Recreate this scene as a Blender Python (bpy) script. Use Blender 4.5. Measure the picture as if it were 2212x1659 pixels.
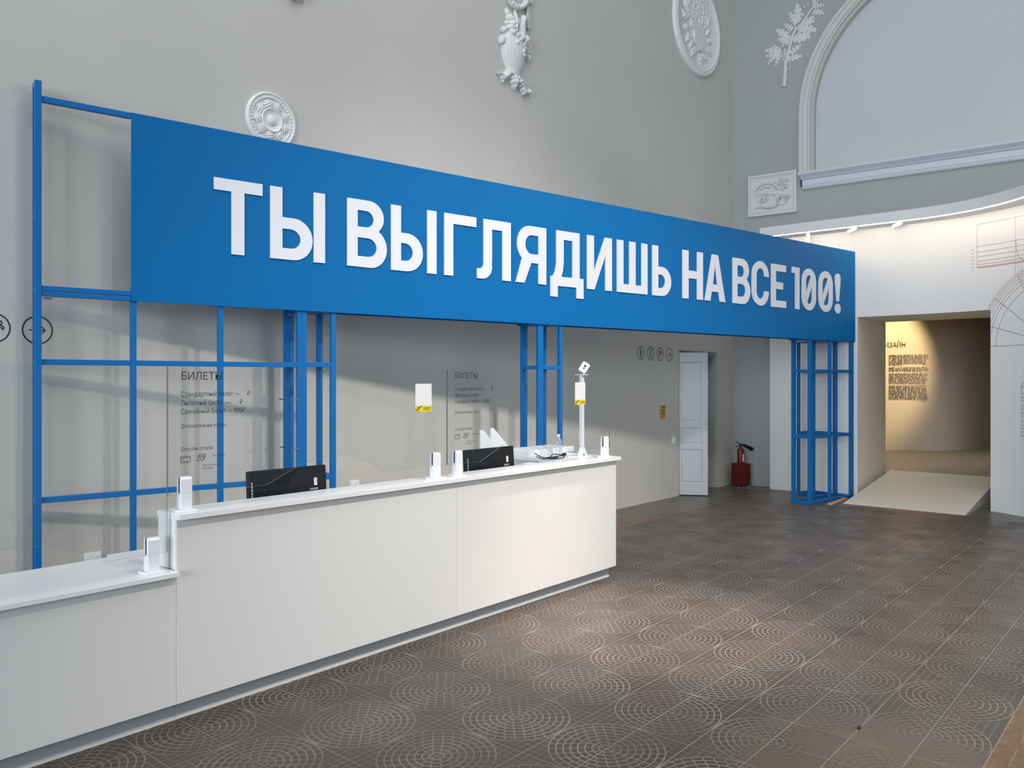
import bpy, math, random
from math import sin, cos, pi, radians, sqrt, atan2
from mathutils import Vector, Matrix
from mathutils.geometry import tessellate_polygon

for o in list(bpy.data.objects):
    bpy.data.objects.remove(o)
scene = bpy.context.scene
COL = scene.collection
random.seed(7)

# ------------------------------------------------------------------ camera
FPX, CX, CY, YAW, CAMH = 1756.0, 1106.0, 819.6, radians(40.467), 1.8
cam_d = bpy.data.cameras.new('camera')
cam = bpy.data.objects.new('camera', cam_d)
COL.objects.link(cam)
cam_d.sensor_width = 36.0
cam_d.lens = 36.0 * FPX / 2212.0
cam_d.shift_y = -(829.5 - CY) / 2212.0
cam_d.clip_start = 0.05
cam_d.clip_end = 200
cam.location = (0, 0, CAMH)
cam.rotation_euler = (radians(90), 0, YAW - radians(90))
scene.camera = cam

# ------------------------------------------------------------------ world, lights, exposure
world = bpy.data.worlds.new('world')
scene.world = world
world.use_nodes = True
bg = world.node_tree.nodes['Background']
bg.inputs[0].default_value = (0.76, 0.88, 1.0, 1)
bg.inputs[1].default_value = 0.26
scene.view_settings.view_transform = 'Standard'
scene.view_settings.look = 'None'
scene.view_settings.gamma = 1.0
scene.view_settings.use_curve_mapping = False
scene.view_settings.exposure = -0.12


def area_light(name, loc, target, sx, sy, power, col):
    d = bpy.data.lights.new(name, 'AREA')
    d.shape = 'RECTANGLE'
    d.size, d.size_y = sx, sy
    d.energy = power
    d.color = col
    o = bpy.data.objects.new(name, d)
    COL.objects.link(o)
    o.location = loc
    o.rotation_euler = (Vector(target) - Vector(loc)).to_track_quat('-Z', 'Y').to_euler()
    return o


def spot_light(name, loc, target, power, col, ang, blend=0.6, rad=0.05):
    d = bpy.data.lights.new(name, 'SPOT')
    d.energy = power
    d.color = col
    d.spot_size = radians(ang)
    d.spot_blend = blend
    d.shadow_soft_size = rad
    o = bpy.data.objects.new(name, d)
    COL.objects.link(o)
    o.location = loc
    o.rotation_euler = (Vector(target) - Vector(loc)).to_track_quat('-Z', 'Y').to_euler()
    return o


# daylight through the high windows of the opposite side of the hall
WARM = (1.0, 0.94, 0.87)
for (lx, pw, lc) in ((15.0, 230, WARM), (-6.0, 35, (1.0, 0.97, 0.93))):
    area_light('high_window_light', (lx, -3.0, 9.9), (lx * 0.6 + 2.5, 6.0, 2.4), 0.40, 0.6, pw, lc)
# exhibition spotlights high under the hall ceiling, aimed at the reception counter
for lx in (3.6, 6.4):
    spot_light('ceiling_spotlight', (lx, -3.0, 9.9), (6.6, 4.4, -0.4), 2500, WARM, 56, 1.0, 0.22)
spot_light('ceiling_spotlight', (5.7, 2.7, 7.0), (5.2, 3.1, 0.0), 3600, (1.0, 0.84, 0.66), 26, 1.0, 0.15)
# unseen cool fill lights, added to brighten counter front, lower walls and partition
COOL = (0.86, 0.93, 1.0)
area_light('cool_fill_light', (9.0, -8.0, 5.4), (9.0, 6.0, 1.0), 9.0, 4.0, 230, COOL)
area_light('cool_fill_light', (-20.0, -2.0, 4.5), (12.0, 3.0, 3.5), 12.0, 7.0, 4000, COOL)
# roof lantern of the hall
area_light('roof_lantern', (3.0, 0.5, 12.0), (3.0, 0.5, 0.0), 7.0, 7.0, 480, (0.92, 0.96, 1.0))


# ------------------------------------------------------------------ material helpers
def mat(name, col, rough=0.5, metal=0.0, noise=0.0, nscale=8.0, bump=0.0, bscale=60.0, spec=0.5,
        emis=None, estr=0.0, coat=0.0):
    m = bpy.data.materials.new(name)
    m.use_nodes = True
    nt = m.node_tree
    b = nt.nodes['Principled BSDF']
    b.inputs['Base Color'].default_value = (*col, 1)
    b.inputs['Roughness'].default_value = rough
    b.inputs['Metallic'].default_value = metal
    b.inputs['Specular IOR Level'].default_value = spec
    b.inputs['Coat Weight'].default_value = coat
    if emis:
        b.inputs['Emission Color'].default_value = (*emis, 1)
        b.inputs['Emission Strength'].default_value = estr
    if noise or bump:
        tc = nt.nodes.new('ShaderNodeTexCoord')
    if noise:
        n = nt.nodes.new('ShaderNodeTexNoise')
        n.inputs['Scale'].default_value = nscale
        n.inputs['Detail'].default_value = 5
        nt.links.new(tc.outputs['Object'], n.inputs['Vector'])
        r = nt.nodes.new('ShaderNodeMapRange')
        r.inputs[1].default_value = 0.3
        r.inputs[2].default_value = 0.7
        r.inputs[3].default_value = 1 - noise
        r.inputs[4].default_value = 1 + noise
        nt.links.new(n.outputs[0], r.inputs[0])
        mx = nt.nodes.new('ShaderNodeVectorMath')
        mx.operation = 'SCALE'
        mx.inputs[0].default_value = col
        nt.links.new(r.outputs[0], mx.inputs['Scale'])
        nt.links.new(mx.outputs[0], b.inputs['Base Color'])
    if bump:
        n2 = nt.nodes.new('ShaderNodeTexNoise')
        n2.inputs['Scale'].default_value = bscale
        n2.inputs['Detail'].default_value = 4
        nt.links.new(tc.outputs['Object'], n2.inputs['Vector'])
        bp = nt.nodes.new('ShaderNodeBump')
        bp.inputs['Strength'].default_value = bump
        bp.inputs['Distance'].default_value = 0.004
        nt.links.new(n2.outputs[0], bp.inputs['Height'])
        nt.links.new(bp.outputs[0], b.inputs['Normal'])
    return m


def glass_mat(name, tint=(0.97, 0.99, 0.985), boost=1.0):
    m = bpy.data.materials.new(name)
    m.use_nodes = True
    nt = m.node_tree
    nt.nodes.clear()
    out = nt.nodes.new('ShaderNodeOutputMaterial')
    mix = nt.nodes.new('ShaderNodeMixShader')
    tr = nt.nodes.new('ShaderNodeBsdfTransparent')
    tr.inputs[0].default_value = (*tint, 1)
    gl = nt.nodes.new('ShaderNodeBsdfGlossy')
    gl.inputs['Roughness'].default_value = 0.01
    gl.inputs[0].default_value = (1, 1, 1, 1)
    fr = nt.nodes.new('ShaderNodeFresnel')
    fr.inputs[0].default_value = 1.5
    mu = nt.nodes.new('ShaderNodeMath')
    mu.operation = 'MULTIPLY'
    mu.inputs[1].default_value = boost
    ge = nt.nodes.new('ShaderNodeNewGeometry')      # one reflection per pane: the rear face only transmits
    fb = nt.nodes.new('ShaderNodeMath')
    fb.operation = 'SUBTRACT'
    fb.inputs[0].default_value = 1.0
    nt.links.new(ge.outputs['Backfacing'], fb.inputs[1])
    m2 = nt.nodes.new('ShaderNodeMath')
    m2.operation = 'MULTIPLY'
    nt.links.new(fr.outputs[0], m2.inputs[0])
    nt.links.new(fb.outputs[0], m2.inputs[1])
    nt.links.new(m2.outputs[0], mu.inputs[0])
    nt.links.new(mu.outputs[0], mix.inputs[0])
    nt.links.new(tr.outputs[0], mix.inputs[1])
    nt.links.new(gl.outputs[0], mix.inputs[2])
    nt.links.new(mix.outputs[0], out.inputs[0])
    return m


M = {}
M['wall'] = mat('wall_paint', (0.585, 0.57, 0.525), 0.75, noise=0.035, nscale=0.7, bump=0.12, bscale=45)
M['endwall'] = mat('end_wall_paint', (0.38, 0.395, 0.39), 0.75, noise=0.03, nscale=0.8, bump=0.1, bscale=45)
M['tymp'] = mat('tympanum_paint', (0.56, 0.57, 0.60), 0.7, noise=0.02, nscale=1.0)
M['cornice'] = mat('cornice_paint', (0.60, 0.62, 0.68), 0.55)
M['arch'] = mat('arch_moulding_paint', (0.62, 0.60, 0.58), 0.55)
M['reveal'] = mat('arch_reveal_paint', (0.50, 0.475, 0.44), 0.6)
M['plaster'] = mat('plaster_relief', (0.80, 0.79, 0.775), 0.55, noise=0.03, nscale=20)
M['plaster2'] = mat('plaster_relief_grey', (0.66, 0.67, 0.66), 0.6, noise=0.03, nscale=20)
M['partition'] = mat('white_partition_paint', (0.76, 0.76, 0.76), 0.7, noise=0.01, nscale=1)
M['passage'] = mat('passage_paint', (0.84, 0.78, 0.64), 0.7)
M['inner'] = mat('exhibition_wall_paint', (0.62, 0.56, 0.47), 0.75)
M['innerfloor'] = mat('exhibition_floor_vinyl', (0.40, 0.38, 0.33), 0.5)
M['ramp'] = mat('ramp_vinyl', (0.77, 0.73, 0.61), 0.45, noise=0.02, nscale=3)
M['rampside'] = mat('ramp_side_board', (0.55, 0.53, 0.46), 0.6)
M['blue'] = mat('blue_powder_coat', (0.001, 0.140, 0.42), 0.45, bump=0.05, bscale=300, spec=0.3)
M['bluepanel'] = mat('blue_painted_panel', (0.0003, 0.142, 0.395), 0.55, bump=0.25, bscale=120, spec=0.15)
M['letter'] = mat('white_acrylic_letter', (0.74, 0.745, 0.80), 0.12, spec=0.5)
M['counter'] = mat('white_laminate', (0.765, 0.755, 0.735), 0.45)
M['worktop'] = mat('white_worktop_laminate', (0.86, 0.86, 0.86), 0.3, noise=0.015, nscale=3)
M['kick'] = mat('grey_kick_board', (0.40, 0.42, 0.44), 0.4)
M['desk'] = mat('inner_desk_board', (0.62, 0.64, 0.66), 0.5)
M['white'] = mat('white_plastic', (0.86, 0.87, 0.90), 0.3)
M['whitemetal'] = mat('white_painted_metal', (0.83, 0.85, 0.88), 0.35)
M['slot'] = mat('dark_blue_rubber', (0.012, 0.015, 0.06), 0.5)
M['black'] = mat('black_plastic', (0.008, 0.008, 0.009), 0.35)
M['blackgloss'] = mat('black_gloss_plastic', (0.012, 0.014, 0.018), 0.12)
M['greymark'] = mat('grey_print', (0.35, 0.37, 0.38), 0.5)
M['vinyl'] = mat('black_vinyl', (0.015, 0.015, 0.02), 0.6)
M['vinylgrey'] = mat('dark_grey_vinyl', (0.05, 0.05, 0.055), 0.6)
M['redline'] = mat('red_print', (0.42, 0.16, 0.15), 0.6)
M['brownline'] = mat('brown_red_print', (0.20, 0.09, 0.09), 0.6)
M['card'] = mat('sticker_white', (0.82, 0.82, 0.83), 0.35)
M['yellow'] = mat('sticker_yellow', (0.82, 0.66, 0.03), 0.4)
M['yellow2'] = mat('sign_yellow', (0.62, 0.40, 0.03), 0.45)
M['orange'] = mat('sign_orange', (0.55, 0.28, 0.02), 0.45)
M['door'] = mat('door_paint', (0.60, 0.63, 0.68), 0.45)
M['metal'] = mat('steel', (0.45, 0.45, 0.46), 0.3, metal=1.0)
M['red'] = mat('extinguisher_red', (0.20, 0.010, 0.008), 0.35)
M['redbox'] = mat('red_painted_steel', (0.12, 0.004, 0.004), 0.45)
M['reddark'] = mat('dark_red_recess', (0.05, 0.004, 0.004), 0.6)
M['water'] = glass_mat('bottle_plastic', (0.90, 0.93, 0.95), 3.0)
_nt = M['water'].node_tree
_out = [n for n in _nt.nodes if n.type == 'OUTPUT_MATERIAL'][0]
_src = _out.inputs[0].links[0].from_socket
_df = _nt.nodes.new('ShaderNodeBsdfDiffuse')
_df.inputs[0].default_value = (0.8, 0.84, 0.88, 1)
_mx = _nt.nodes.new('ShaderNodeMixShader')
_mx.inputs[0].default_value = 0.22
_nt.links.new(_src, _mx.inputs[1])
_nt.links.new(_df.outputs[0], _mx.inputs[2])
_nt.links.new(_mx.outputs[0], _out.inputs[0])
M['glass'] = glass_mat('screen_glass', (0.975, 0.985, 0.985), 1.0)
M['glassedge'] = mat('glass_edge', (0.16, 0.19, 0.19), 0.2)
M['wood'] = mat('raw_wood', (0.55, 0.34, 0.20), 0.6, noise=0.15, nscale=30)
M['led'] = mat('led_diffuser', (1, 1, 1), 0.5, emis=(1.0, 0.85, 0.62), estr=72)
M['grout'] = mat('grout', (0.21, 0.195, 0.18), 0.85, noise=0.1, nscale=20)
M['bordertile'] = mat('border_tile_grey', (0.115, 0.105, 0.088), 0.38, noise=0.2, nscale=5)
M['redtile'] = mat('border_tile_red', (0.125, 0.072, 0.055), 0.36, noise=0.2, nscale=6)
M['brick'] = mat('ochre_floor_brick', (0.15, 0.085, 0.042), 0.45, noise=0.25, nscale=14, bump=0.2, bscale=80)


def tile_material():
    m = bpy.data.materials.new('embossed_floor_tile')
    m.use_nodes = True
    nt = m.node_tree
    N, L = nt.nodes, nt.links
    b = N['Principled BSDF']

    def math_(op, a, bb=None, c=None):
        n = N.new('ShaderNodeMath')
        n.operation = op
        for i, v in enumerate((a, bb, c)):
            if v is None:
                continue
            if isinstance(v, (int, float)):
                n.inputs[i].default_value = v
            else:
                L.new(v, n.inputs[i])
        return n.outputs[0]
    uv = N.new('ShaderNodeUVMap')
    sp = N.new('ShaderNodeSeparateXYZ')
    L.new(uv.outputs[0], sp.inputs[0])
    x, y = sp.outputs[0], sp.outputs[1]
    r = math_('SQRT', math_('ADD', math_('MULTIPLY', x, x), math_('MULTIPLY', y, y)))
    K = 8.2
    LW = 0.0135
    rk = math_('MULTIPLY', r, K)
    fr = math_('FRACT', rk)
    ri = math_('FLOOR', rk)
    ring = math_('LESS_THAN', math_('MINIMUM', fr, math_('SUBTRACT', 1.0, fr)), LW * K)
    ang = math_('DIVIDE', math_('ARCTAN2', y, x), pi / 2)
    nb = math_('FLOOR', math_('MULTIPLY_ADD', ri, 1.05, 1.6))
    af = math_('FRACT', math_('MULTIPLY_ADD', ang, nb, math_('MULTIPLY', math_('MODULO', ri, 2.0), 0.5)))
    ad = math_('MULTIPLY', math_('MINIMUM', af, math_('SUBTRACT', 1.0, af)), math_('DIVIDE', math_('MULTIPLY', r, pi / 2), nb))
    rad = math_('LESS_THAN', ad, LW * 0.8)
    inside = math_('LESS_THAN', r, 8.0 / K + LW)
    disc = math_('MULTIPLY', math_('MAXIMUM', ring, rad), inside)
    gx = math_('FRACT', math_('MULTIPLY', x, 7.0))
    gy = math_('FRACT', math_('MULTIPLY', y, 7.0))
    gl = math_('LESS_THAN', math_('MINIMUM', math_('MINIMUM', gx, math_('SUBTRACT', 1.0, gx)),
                                  math_('MINIMUM', gy, math_('SUBTRACT', 1.0, gy))), LW * 5.0)
    grid = math_('MULTIPLY', math_('MULTIPLY', gl, 0.6), math_('SUBTRACT', 1.0, inside))
    line = math_('MAXIMUM', disc, grid)
    geo = N.new('ShaderNodeNewGeometry')
    n1 = N.new('ShaderNodeTexNoise')
    n1.inputs['Scale'].default_value = 2.6
    n1.inputs['Detail'].default_value = 4
    L.new(geo.outputs['Position'], n1.inputs['Vector'])
    wear = N.new('ShaderNodeMapRange')
    wear.inputs[1].default_value = 0.35
    wear.inputs[2].default_value = 0.62
    wear.inputs[3].default_value = 1.0
    wear.inputs[4].default_value = 0.45
    L.new(n1.outputs[0], wear.inputs[0])
    linew = math_('MULTIPLY', line, wear.outputs[0])
    # ochre worn patch near the brick border
    vm = N.new('ShaderNodeVectorMath')
    vm.operation = 'DISTANCE'
    L.new(geo.outputs['Position'], vm.inputs[0])
    vm.inputs[1].default_value = (3.85, 1.05, 0)
    n3 = N.new('ShaderNodeTexNoise')
    n3.inputs['Scale'].default_value = 5.0
    n3.inputs['Detail'].default_value = 3
    L.new(geo.outputs['Position'], n3.inputs['Vector'])
    dd = math_('ADD', vm.outputs['Value'], math_('MULTIPLY', math_('SUBTRACT', n3.outputs[0], 0.5), 0.9))
    pm = N.new('ShaderNodeMapRange')
    pm.inputs[1].default_value = 0.30
    pm.inputs[2].default_value = 0.85
    pm.inputs[3].default_value = 1.0
    pm.inputs[4].default_value = 0.0
    L.new(dd, pm.inputs[0])
    oi = N.new('ShaderNodeObjectInfo')
    n2 = N.new('ShaderNodeTexNoise')
    n2.inputs['Scale'].default_value = 1.3
    n2.inputs['Detail'].default_value = 6
    n2.inputs['Roughness'].default_value = 0.65
    L.new(geo.outputs['Position'], n2.inputs['Vector'])
    va = math_('MULTIPLY_ADD', math_('SUBTRACT', n2.outputs[0], 0.5), 1.1, 1.0)
    va = math_('MULTIPLY_ADD', math_('SUBTRACT', oi.outputs['Random'], 0.5), 0.16, va)
    cr = N.new('ShaderNodeMix')
    cr.data_type = 'RGBA'
    cr.inputs[6].default_value = (0.063, 0.050, 0.042, 1)
    cr.inputs[7].default_value = (0.125, 0.098, 0.066, 1)
    L.new(pm.outputs[0], cr.inputs[0])
    sc = N.new('ShaderNodeVectorMath')
    sc.operation = 'SCALE'
    L.new(cr.outputs[2], sc.inputs[0])
    L.new(va, sc.inputs['Scale'])
    lc = N.new('ShaderNodeMix')
    lc.data_type = 'RGBA'
    lc.inputs[6].default_value = (0.20, 0.178, 0.16, 1)
    lc.inputs[7].default_value = (0.06, 0.05, 0.04, 1)
    L.new(pm.outputs[0], lc.inputs[0])
    fin = N.new('ShaderNodeMix')
    fin.data_type = 'RGBA'
    L.new(linew, fin.inputs[0])
    L.new(sc.outputs[0], fin.inputs[6])
    L.new(lc.outputs[2], fin.inputs[7])
    L.new(fin.outputs[2], b.inputs['Base Color'])
    rg = N.new('ShaderNodeMapRange')
    rg.inputs[1].default_value = 0.3
    rg.inputs[2].default_value = 0.7
    rg.inputs[3].default_value = 0.30
    rg.inputs[4].default_value = 0.52
    L.new(n1.outputs[0], rg.inputs[0])
    L.new(rg.outputs[0], b.inputs['Roughness'])
    b.inputs['Specular IOR Level'].default_value = 0.28
    bp = N.new('ShaderNodeBump')
    bp.inputs['Strength'].default_value = 0.35
    bp.inputs['Distance'].default_value = 0.003
    bp.invert = True
    L.new(line, bp.inputs['Height'])
    L.new(bp.outputs[0], b.inputs['Normal'])
    return m


M['tile'] = tile_material()


# ------------------------------------------------------------------ mesh helpers
class MB:
    def __init__(self):
        self.v, self.f, self.mi = [], [], []

    def add(self, vs, fs, mi=0):
        n = len(self.v)
        self.v += [tuple(p) for p in vs]
        for f in fs:
            self.f.append([i + n for i in f])
            self.mi.append(mi)
        return self

    def box(self, x0, x1, y0, y1, z0, z1, mi=0, T=None):
        vs = [(x0, y0, z0), (x1, y0, z0), (x1, y1, z0), (x0, y1, z0), (x0, y0, z1), (x1, y0, z1), (x1, y1, z1), (x0, y1, z1)]
        if T is not None:
            vs = [T @ Vector(p) for p in vs]
        return self.add(vs, [(0, 3, 2, 1), (4, 5, 6, 7), (0, 1, 5, 4), (1, 2, 6, 5), (2, 3, 7, 6), (3, 0, 4, 7)], mi)

    def prism(self, loops, fn, d0, d1, mi=0, side_mi=None):
        """loops: closed 2-D outlines (first outer, others holes); fn(a,b,d)->3-D; extruded from d0 to d1"""
        side_mi = mi if side_mi is None else side_mi
        tess = tessellate_polygon([[Vector((p[0], p[1], 0)) for p in lp] for lp in loops])
        flat = [p for lp in loops for p in lp]
        n = len(flat)
        a = [fn(p[0], p[1], d0) for p in flat]
        c = [fn(p[0], p[1], d1) for p in flat]
        base = len(self.v)
        self.v += a + c
        for t in tess:
            self.f.append([base + i for i in t])
            self.mi.append(mi)
            self.f.append([base + n + i for i in reversed(t)])
            self.mi.append(mi)
        k = 0
        for lp in loops:
            m_ = len(lp)
            for i in range(m_):
                j = (i + 1) % m_
                self.f.append([base + k + i, base + k + j, base + n + k + j, base + n + k + i])
                self.mi.append(side_mi)
            k += m_
        return self

    def tube(self, pts, r, seg=8, mi=0, taper=None):
        pts = [Vector(p) for p in pts]
        rings = []
        up = Vector((0.13, 0.27, 0.95)).normalized()
        for i, p in enumerate(pts):
            d = (pts[min(i + 1, len(pts) - 1)] - pts[max(i - 1, 0)]).normalized()
            a = d.cross(up)
            if a.length < 1e-4:
                a = d.cross(Vector((1, 0, 0)))
            a.normalize()
            c = d.cross(a)
            rr = r if taper is None else r * taper[i]
            rings.append([p + (a * cos(2 * pi * k / seg) + c * sin(2 * pi * k / seg)) * rr for k in range(seg)])
        vs = [q for rg in rings for q in rg]
        fs = []
        for i in range(len(pts) - 1):
            for k in range(seg):
                k2 = (k + 1) % seg
                fs.append((i * seg + k, i * seg + k2, (i + 1) * seg + k2, (i + 1) * seg + k))
        fs.append(tuple(reversed(range(seg))))
        fs.append(tuple((len(pts) - 1) * seg + k for k in range(seg)))
        return self.add(vs, fs, mi)

    def lathe(self, prof, fn, seg=24, mi=0, a0=0.0, a1=2 * pi, mod=None, cap=True):
        """prof: (radius, height); fn(x, y, h)->3-D"""
        full = abs(a1 - a0 - 2 * pi) < 1e-6
        ns = seg if full else seg + 1
        vs, fs = [], []
        for (r, h_) in prof:
            for k in range(ns):
                a = a0 + (a1 - a0) * k / seg
                rr = r if mod is None else r * mod(a, h_)
                vs.append(fn(rr * cos(a), rr * sin(a), h_))
        for i in range(len(prof) - 1):
            for k in range(seg if full else seg):
                k2 = (k + 1) % ns
                fs.append((i * ns + k, i * ns + k2, (i + 1) * ns + k2, (i + 1) * ns + k))
        if cap and full:
            if prof[0][0] > 1e-5:
                fs.append(tuple(reversed(range(ns))))
            if prof[-1][0] > 1e-5:
                fs.append(tuple((len(prof) - 1) * ns + k for k in range(ns)))
        return self.add(vs, fs, mi)

    def ball(self, c, rx, ry=None, rz=None, seg=8, rings=5, mi=0):
        ry = rx if ry is None else ry
        rz = rx if rz is None else rz
        vs, fs = [(c[0], c[1], c[2] - rz)], []
        for i in range(1, rings):
            t = -pi / 2 + pi * i / rings
            for k in range(seg):
                a = 2 * pi * k / seg
                vs.append((c[0] + rx * cos(t) * cos(a), c[1] + ry * cos(t) * sin(a), c[2] + rz * sin(t)))
        vs.append((c[0], c[1], c[2] + rz))
        for k in range(seg):
            fs.append((0, 1 + (k + 1) % seg, 1 + k))
        for i in range(rings - 2):
            for k in range(seg):
                k2 = (k + 1) % seg
                fs.append((1 + i * seg + k, 1 + i * seg + k2, 1 + (i + 1) * seg + k2, 1 + (i + 1) * seg + k))
        t = len(vs) - 1
        for k in range(seg):
            fs.append((1 + (rings - 2) * seg + k, 1 + (rings - 2) * seg + (k + 1) % seg, t))
        return self.add(vs, fs, mi)

    def ribbon(self, pts, wd, fn, d0, d1, closed=False, mi=0):
        """flat stroke of width wd along 2-D points, as thin solid"""
        n = len(pts)
        Lp, Rp = [], []
        for i in range(n):
            p = Vector(pts[i])
            if closed:
                a, b = Vector(pts[i - 1]), Vector(pts[(i + 1) % n])
            else:
                a, b = Vector(pts[max(i - 1, 0)]), Vector(pts[min(i + 1, n - 1)])
            d1_ = (p - a).normalized() if (p - a).length > 1e-9 else (b - p).normalized()
            d2_ = (b - p).normalized() if (b - p).length > 1e-9 else d1_
            t = (d1_ + d2_)
            t = t.normalized() if t.length > 1e-6 else d1_
            nn = Vector((-t[1], t[0]))
            k = 1.0 / max(0.5, abs(nn.dot(Vector((-d1_[1], d1_[0])))))
            Lp.append(p + nn * wd / 2 * k)
            Rp.append(p - nn * wd / 2 * k)
        base = len(self.v)
        for q in Lp:
            self.v.append(tuple(fn(q[0], q[1], d0)))
        for q in Rp:
            self.v.append(tuple(fn(q[0], q[1], d0)))
        for q in Lp:
            self.v.append(tuple(fn(q[0], q[1], d1)))
        for q in Rp:
            self.v.append(tuple(fn(q[0], q[1], d1)))
        segs = n if closed else n - 1
        for i in range(segs):
            j = (i + 1) % n
            for q in ([i, j, n + j, n + i], [2 * n + i, 3 * n + i, 3 * n + j, 2 * n + j],
                      [i, 2 * n + i, 2 * n + j, j], [n + i, n + j, 3 * n + j, 3 * n + i]):
                self.f.append([base + t for t in q])
                self.mi.append(mi)
        if not closed:
            for i in (0, n - 1):
                self.f.append([base + t for t in (i, n + i, 3 * n + i, 2 * n + i)])
                self.mi.append(mi)
        return self

    def mesh(self, name, mats, smooth=False):
        me = bpy.data.meshes.new(name)
        me.from_pydata([tuple(p) for p in self.v], [], self.f)
        for m_ in mats:
            me.materials.append(m_)
        if len(mats) > 1:
            me.polygons.foreach_set('material_index', self.mi)
        bm = __import__('bmesh').new()
        bm.from_mesh(me)
        __import__('bmesh').ops.recalc_face_normals(bm, faces=bm.faces)
        bm.to_mesh(me)
        bm.free()
        if smooth:
            me.polygons.foreach_set('use_smooth', [True] * len(me.polygons))
        me.update()
        return me

    def build(self, name, mats, parent=None, smooth=False, bevel=0.0):
        if not isinstance(mats, (list, tuple)):
            mats = [mats]
        me = self.mesh(name, mats, smooth)
        o = bpy.data.objects.new(name, me)
        COL.objects.link(o)
        if parent is not None:
            o.parent = parent
        if bevel:
            md = o.modifiers.new('bevel', 'BEVEL')
            md.width = bevel
            md.segments = 2
            md.limit_method = 'ANGLE'
        if smooth:
            try:
                md = o.modifiers.new('split', 'EDGE_SPLIT')
                md.split_angle = radians(50)
            except Exception:
                pass
        return o


def tag(o, label, cat, group=None):
    o['label'] = label
    o['category'] = cat
    if group:
        o['group'] = group
    return o


def struct(o):
    o['kind'] = 'structure'
    return o


def empty(name, loc=(0, 0, 0), rz=0.0):
    e = bpy.data.objects.new(name, None)
    COL.objects.link(e)
    e.location = loc
    e.rotation_euler = (0, 0, rz)
    e.empty_display_size = 0.1
    return e


def copy_tree(o, parent=None):
    c = o.copy()
    COL.objects.link(c)
    c.parent = parent
    for ch in o.children:
        copy_tree(ch, c)
    return c


XZ = lambda a, b, d: (a, d, b)      # wall drawing plane: x along, z up, y depth


def text_mesh(body, size, x, z, y, thick=0.0006, width=None, align='LEFT', space=1.0, xs=1.0):
    """verts/faces of a line of writing standing in the XZ plane, read from -Y"""
    cu = bpy.data.curves.new('txt', 'FONT')
    cu.body = body
    cu.size = 10.0
    cu.align_x = align
    cu.resolution_u = 4
    cu.space_character = space
    cu.extrude = 0.0
    cu.fill_mode = 'NONE'
    ob = bpy.data.objects.new('txt', cu)
    COL.objects.link(ob)
    bpy.context.view_layer.update()
    me = bpy.data.meshes.new_from_object(ob)
    bpy.data.objects.remove(ob)
    bpy.data.curves.remove(cu)
    co = [(v.co.x * size / 10.0, v.co.y * size / 10.0) for v in me.vertices]
    nxt = {}
    for ed in me.edges:
        a, b = ed.vertices
        nxt.setdefault(a, []).append(b)
        nxt.setdefault(b, []).append(a)
    bpy.data.meshes.remove(me)
    seen, loops = set(), []
    for st in range(len(co)):                      # closed outlines, in vertex order (keeps their winding)
        if st in seen or st not in nxt:
            continue
        lp, cur, prev = [], st, None
        while cur not in seen:
            seen.add(cur)
            lp.append(cur)
            cand = [q for q in nxt[cur] if q != prev and q not in seen]
            if not cand:
                break
            prev, cur = cur, (cur + 1 if cur + 1 in cand else cand[0])
        if len(lp) > 2:
            loops.append([co[q] for q in lp])

    def area(lp):
        return 0.5 * sum(lp[k - 1][0] * lp[k][1] - lp[k][0] * lp[k - 1][1] for k in range(len(lp)))

    def inside(p, lp):
        r_ = False
        for k in range(len(lp)):
            (x1_, y1_), (x2_, y2_) = lp[k - 1], lp[k]
            if (y1_ > p[1]) != (y2_ > p[1]) and p[0] < (x2_ - x1_) * (p[1] - y1_) / (y2_ - y1_) + x1_:
                r_ = not r_
        return r_
    vs, fs = [], []
    if loops:
        par = []
        for q in loops:                             # a hole lies wholly inside one outline
            own = [w for w in loops if w is not q and all(inside(p, w) for p in q)]
            par.append(min(own, key=lambda w: abs(area(w))) if own else None)
        outs = [q for q, w in zip(loops, par) if w is None]
        for kk, ot in enumerate(outs):
            grp = [ot] + [h for h, w in zip(loops, par) if w is ot]
            b0 = len(vs)
            flat = [p for lp in grp for p in lp]
            vs += [(p[0], p[1], 0.00004 * (kk % 5)) for p in flat]
            for t in tessellate_polygon([[Vector((p[0], p[1], 0)) for p in lp] for lp in grp]):
                fs.append(tuple(b0 + q for q in t))
    if width and vs:
        w0 = max(v[0] for v in vs) - min(v[0] for v in vs)
        xs = width / w0
    vs = [(x + v[0] * xs, y - v[2], z + v[1]) for v in vs]
    return vs, fs


def project(p):
    F = Vector((cos(YAW), sin(YAW), 0))
    R = Vector((sin(YAW), -cos(YAW), 0))
    q = Vector(p) - Vector((0, 0, CAMH))
    d = q.dot(F)
    if d < 0.1:
        return None
    return (CX + FPX * q.dot(R) / d, CY - FPX * q[2] / d, d)


def arc(cx, cy, rx, ry, a0, a1, n=12):
    return [(cx + rx * cos(radians(a0 + (a1 - a0) * i / n)), cy + ry * sin(radians(a0 + (a1 - a0) * i / n))) for i in range(n + 1)]


# ================================================================== ROOM SHELL
# ---- left wall (its own frame: x along the wall, y into the wall, z up)
WALL_Y0 = 6.235
WALL_A = atan2(6.19 - WALL_Y0, 11.2)
wall_l = empty('wall_left', (2.0, WALL_Y0, 0), WALL_A)
struct(wall_l)
mb = MB()
D0, D1, DH = 9.250, 10.509, 2.25
mb.box(-6.0, D0, 0, 0.45, -0.05, 10.5)
mb.box(D1, 11.60, 0, 0.45, -0.05, 10.5)
mb.box(D0, D1, 0, 0.45, DH, 10.5)
mb.box(D0 - 0.1, D1 + 0.1, 0.45, 0.5, -0.05, DH + 0.1)
mb.build('wall_surface', M['wall'], wall_l)

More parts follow.
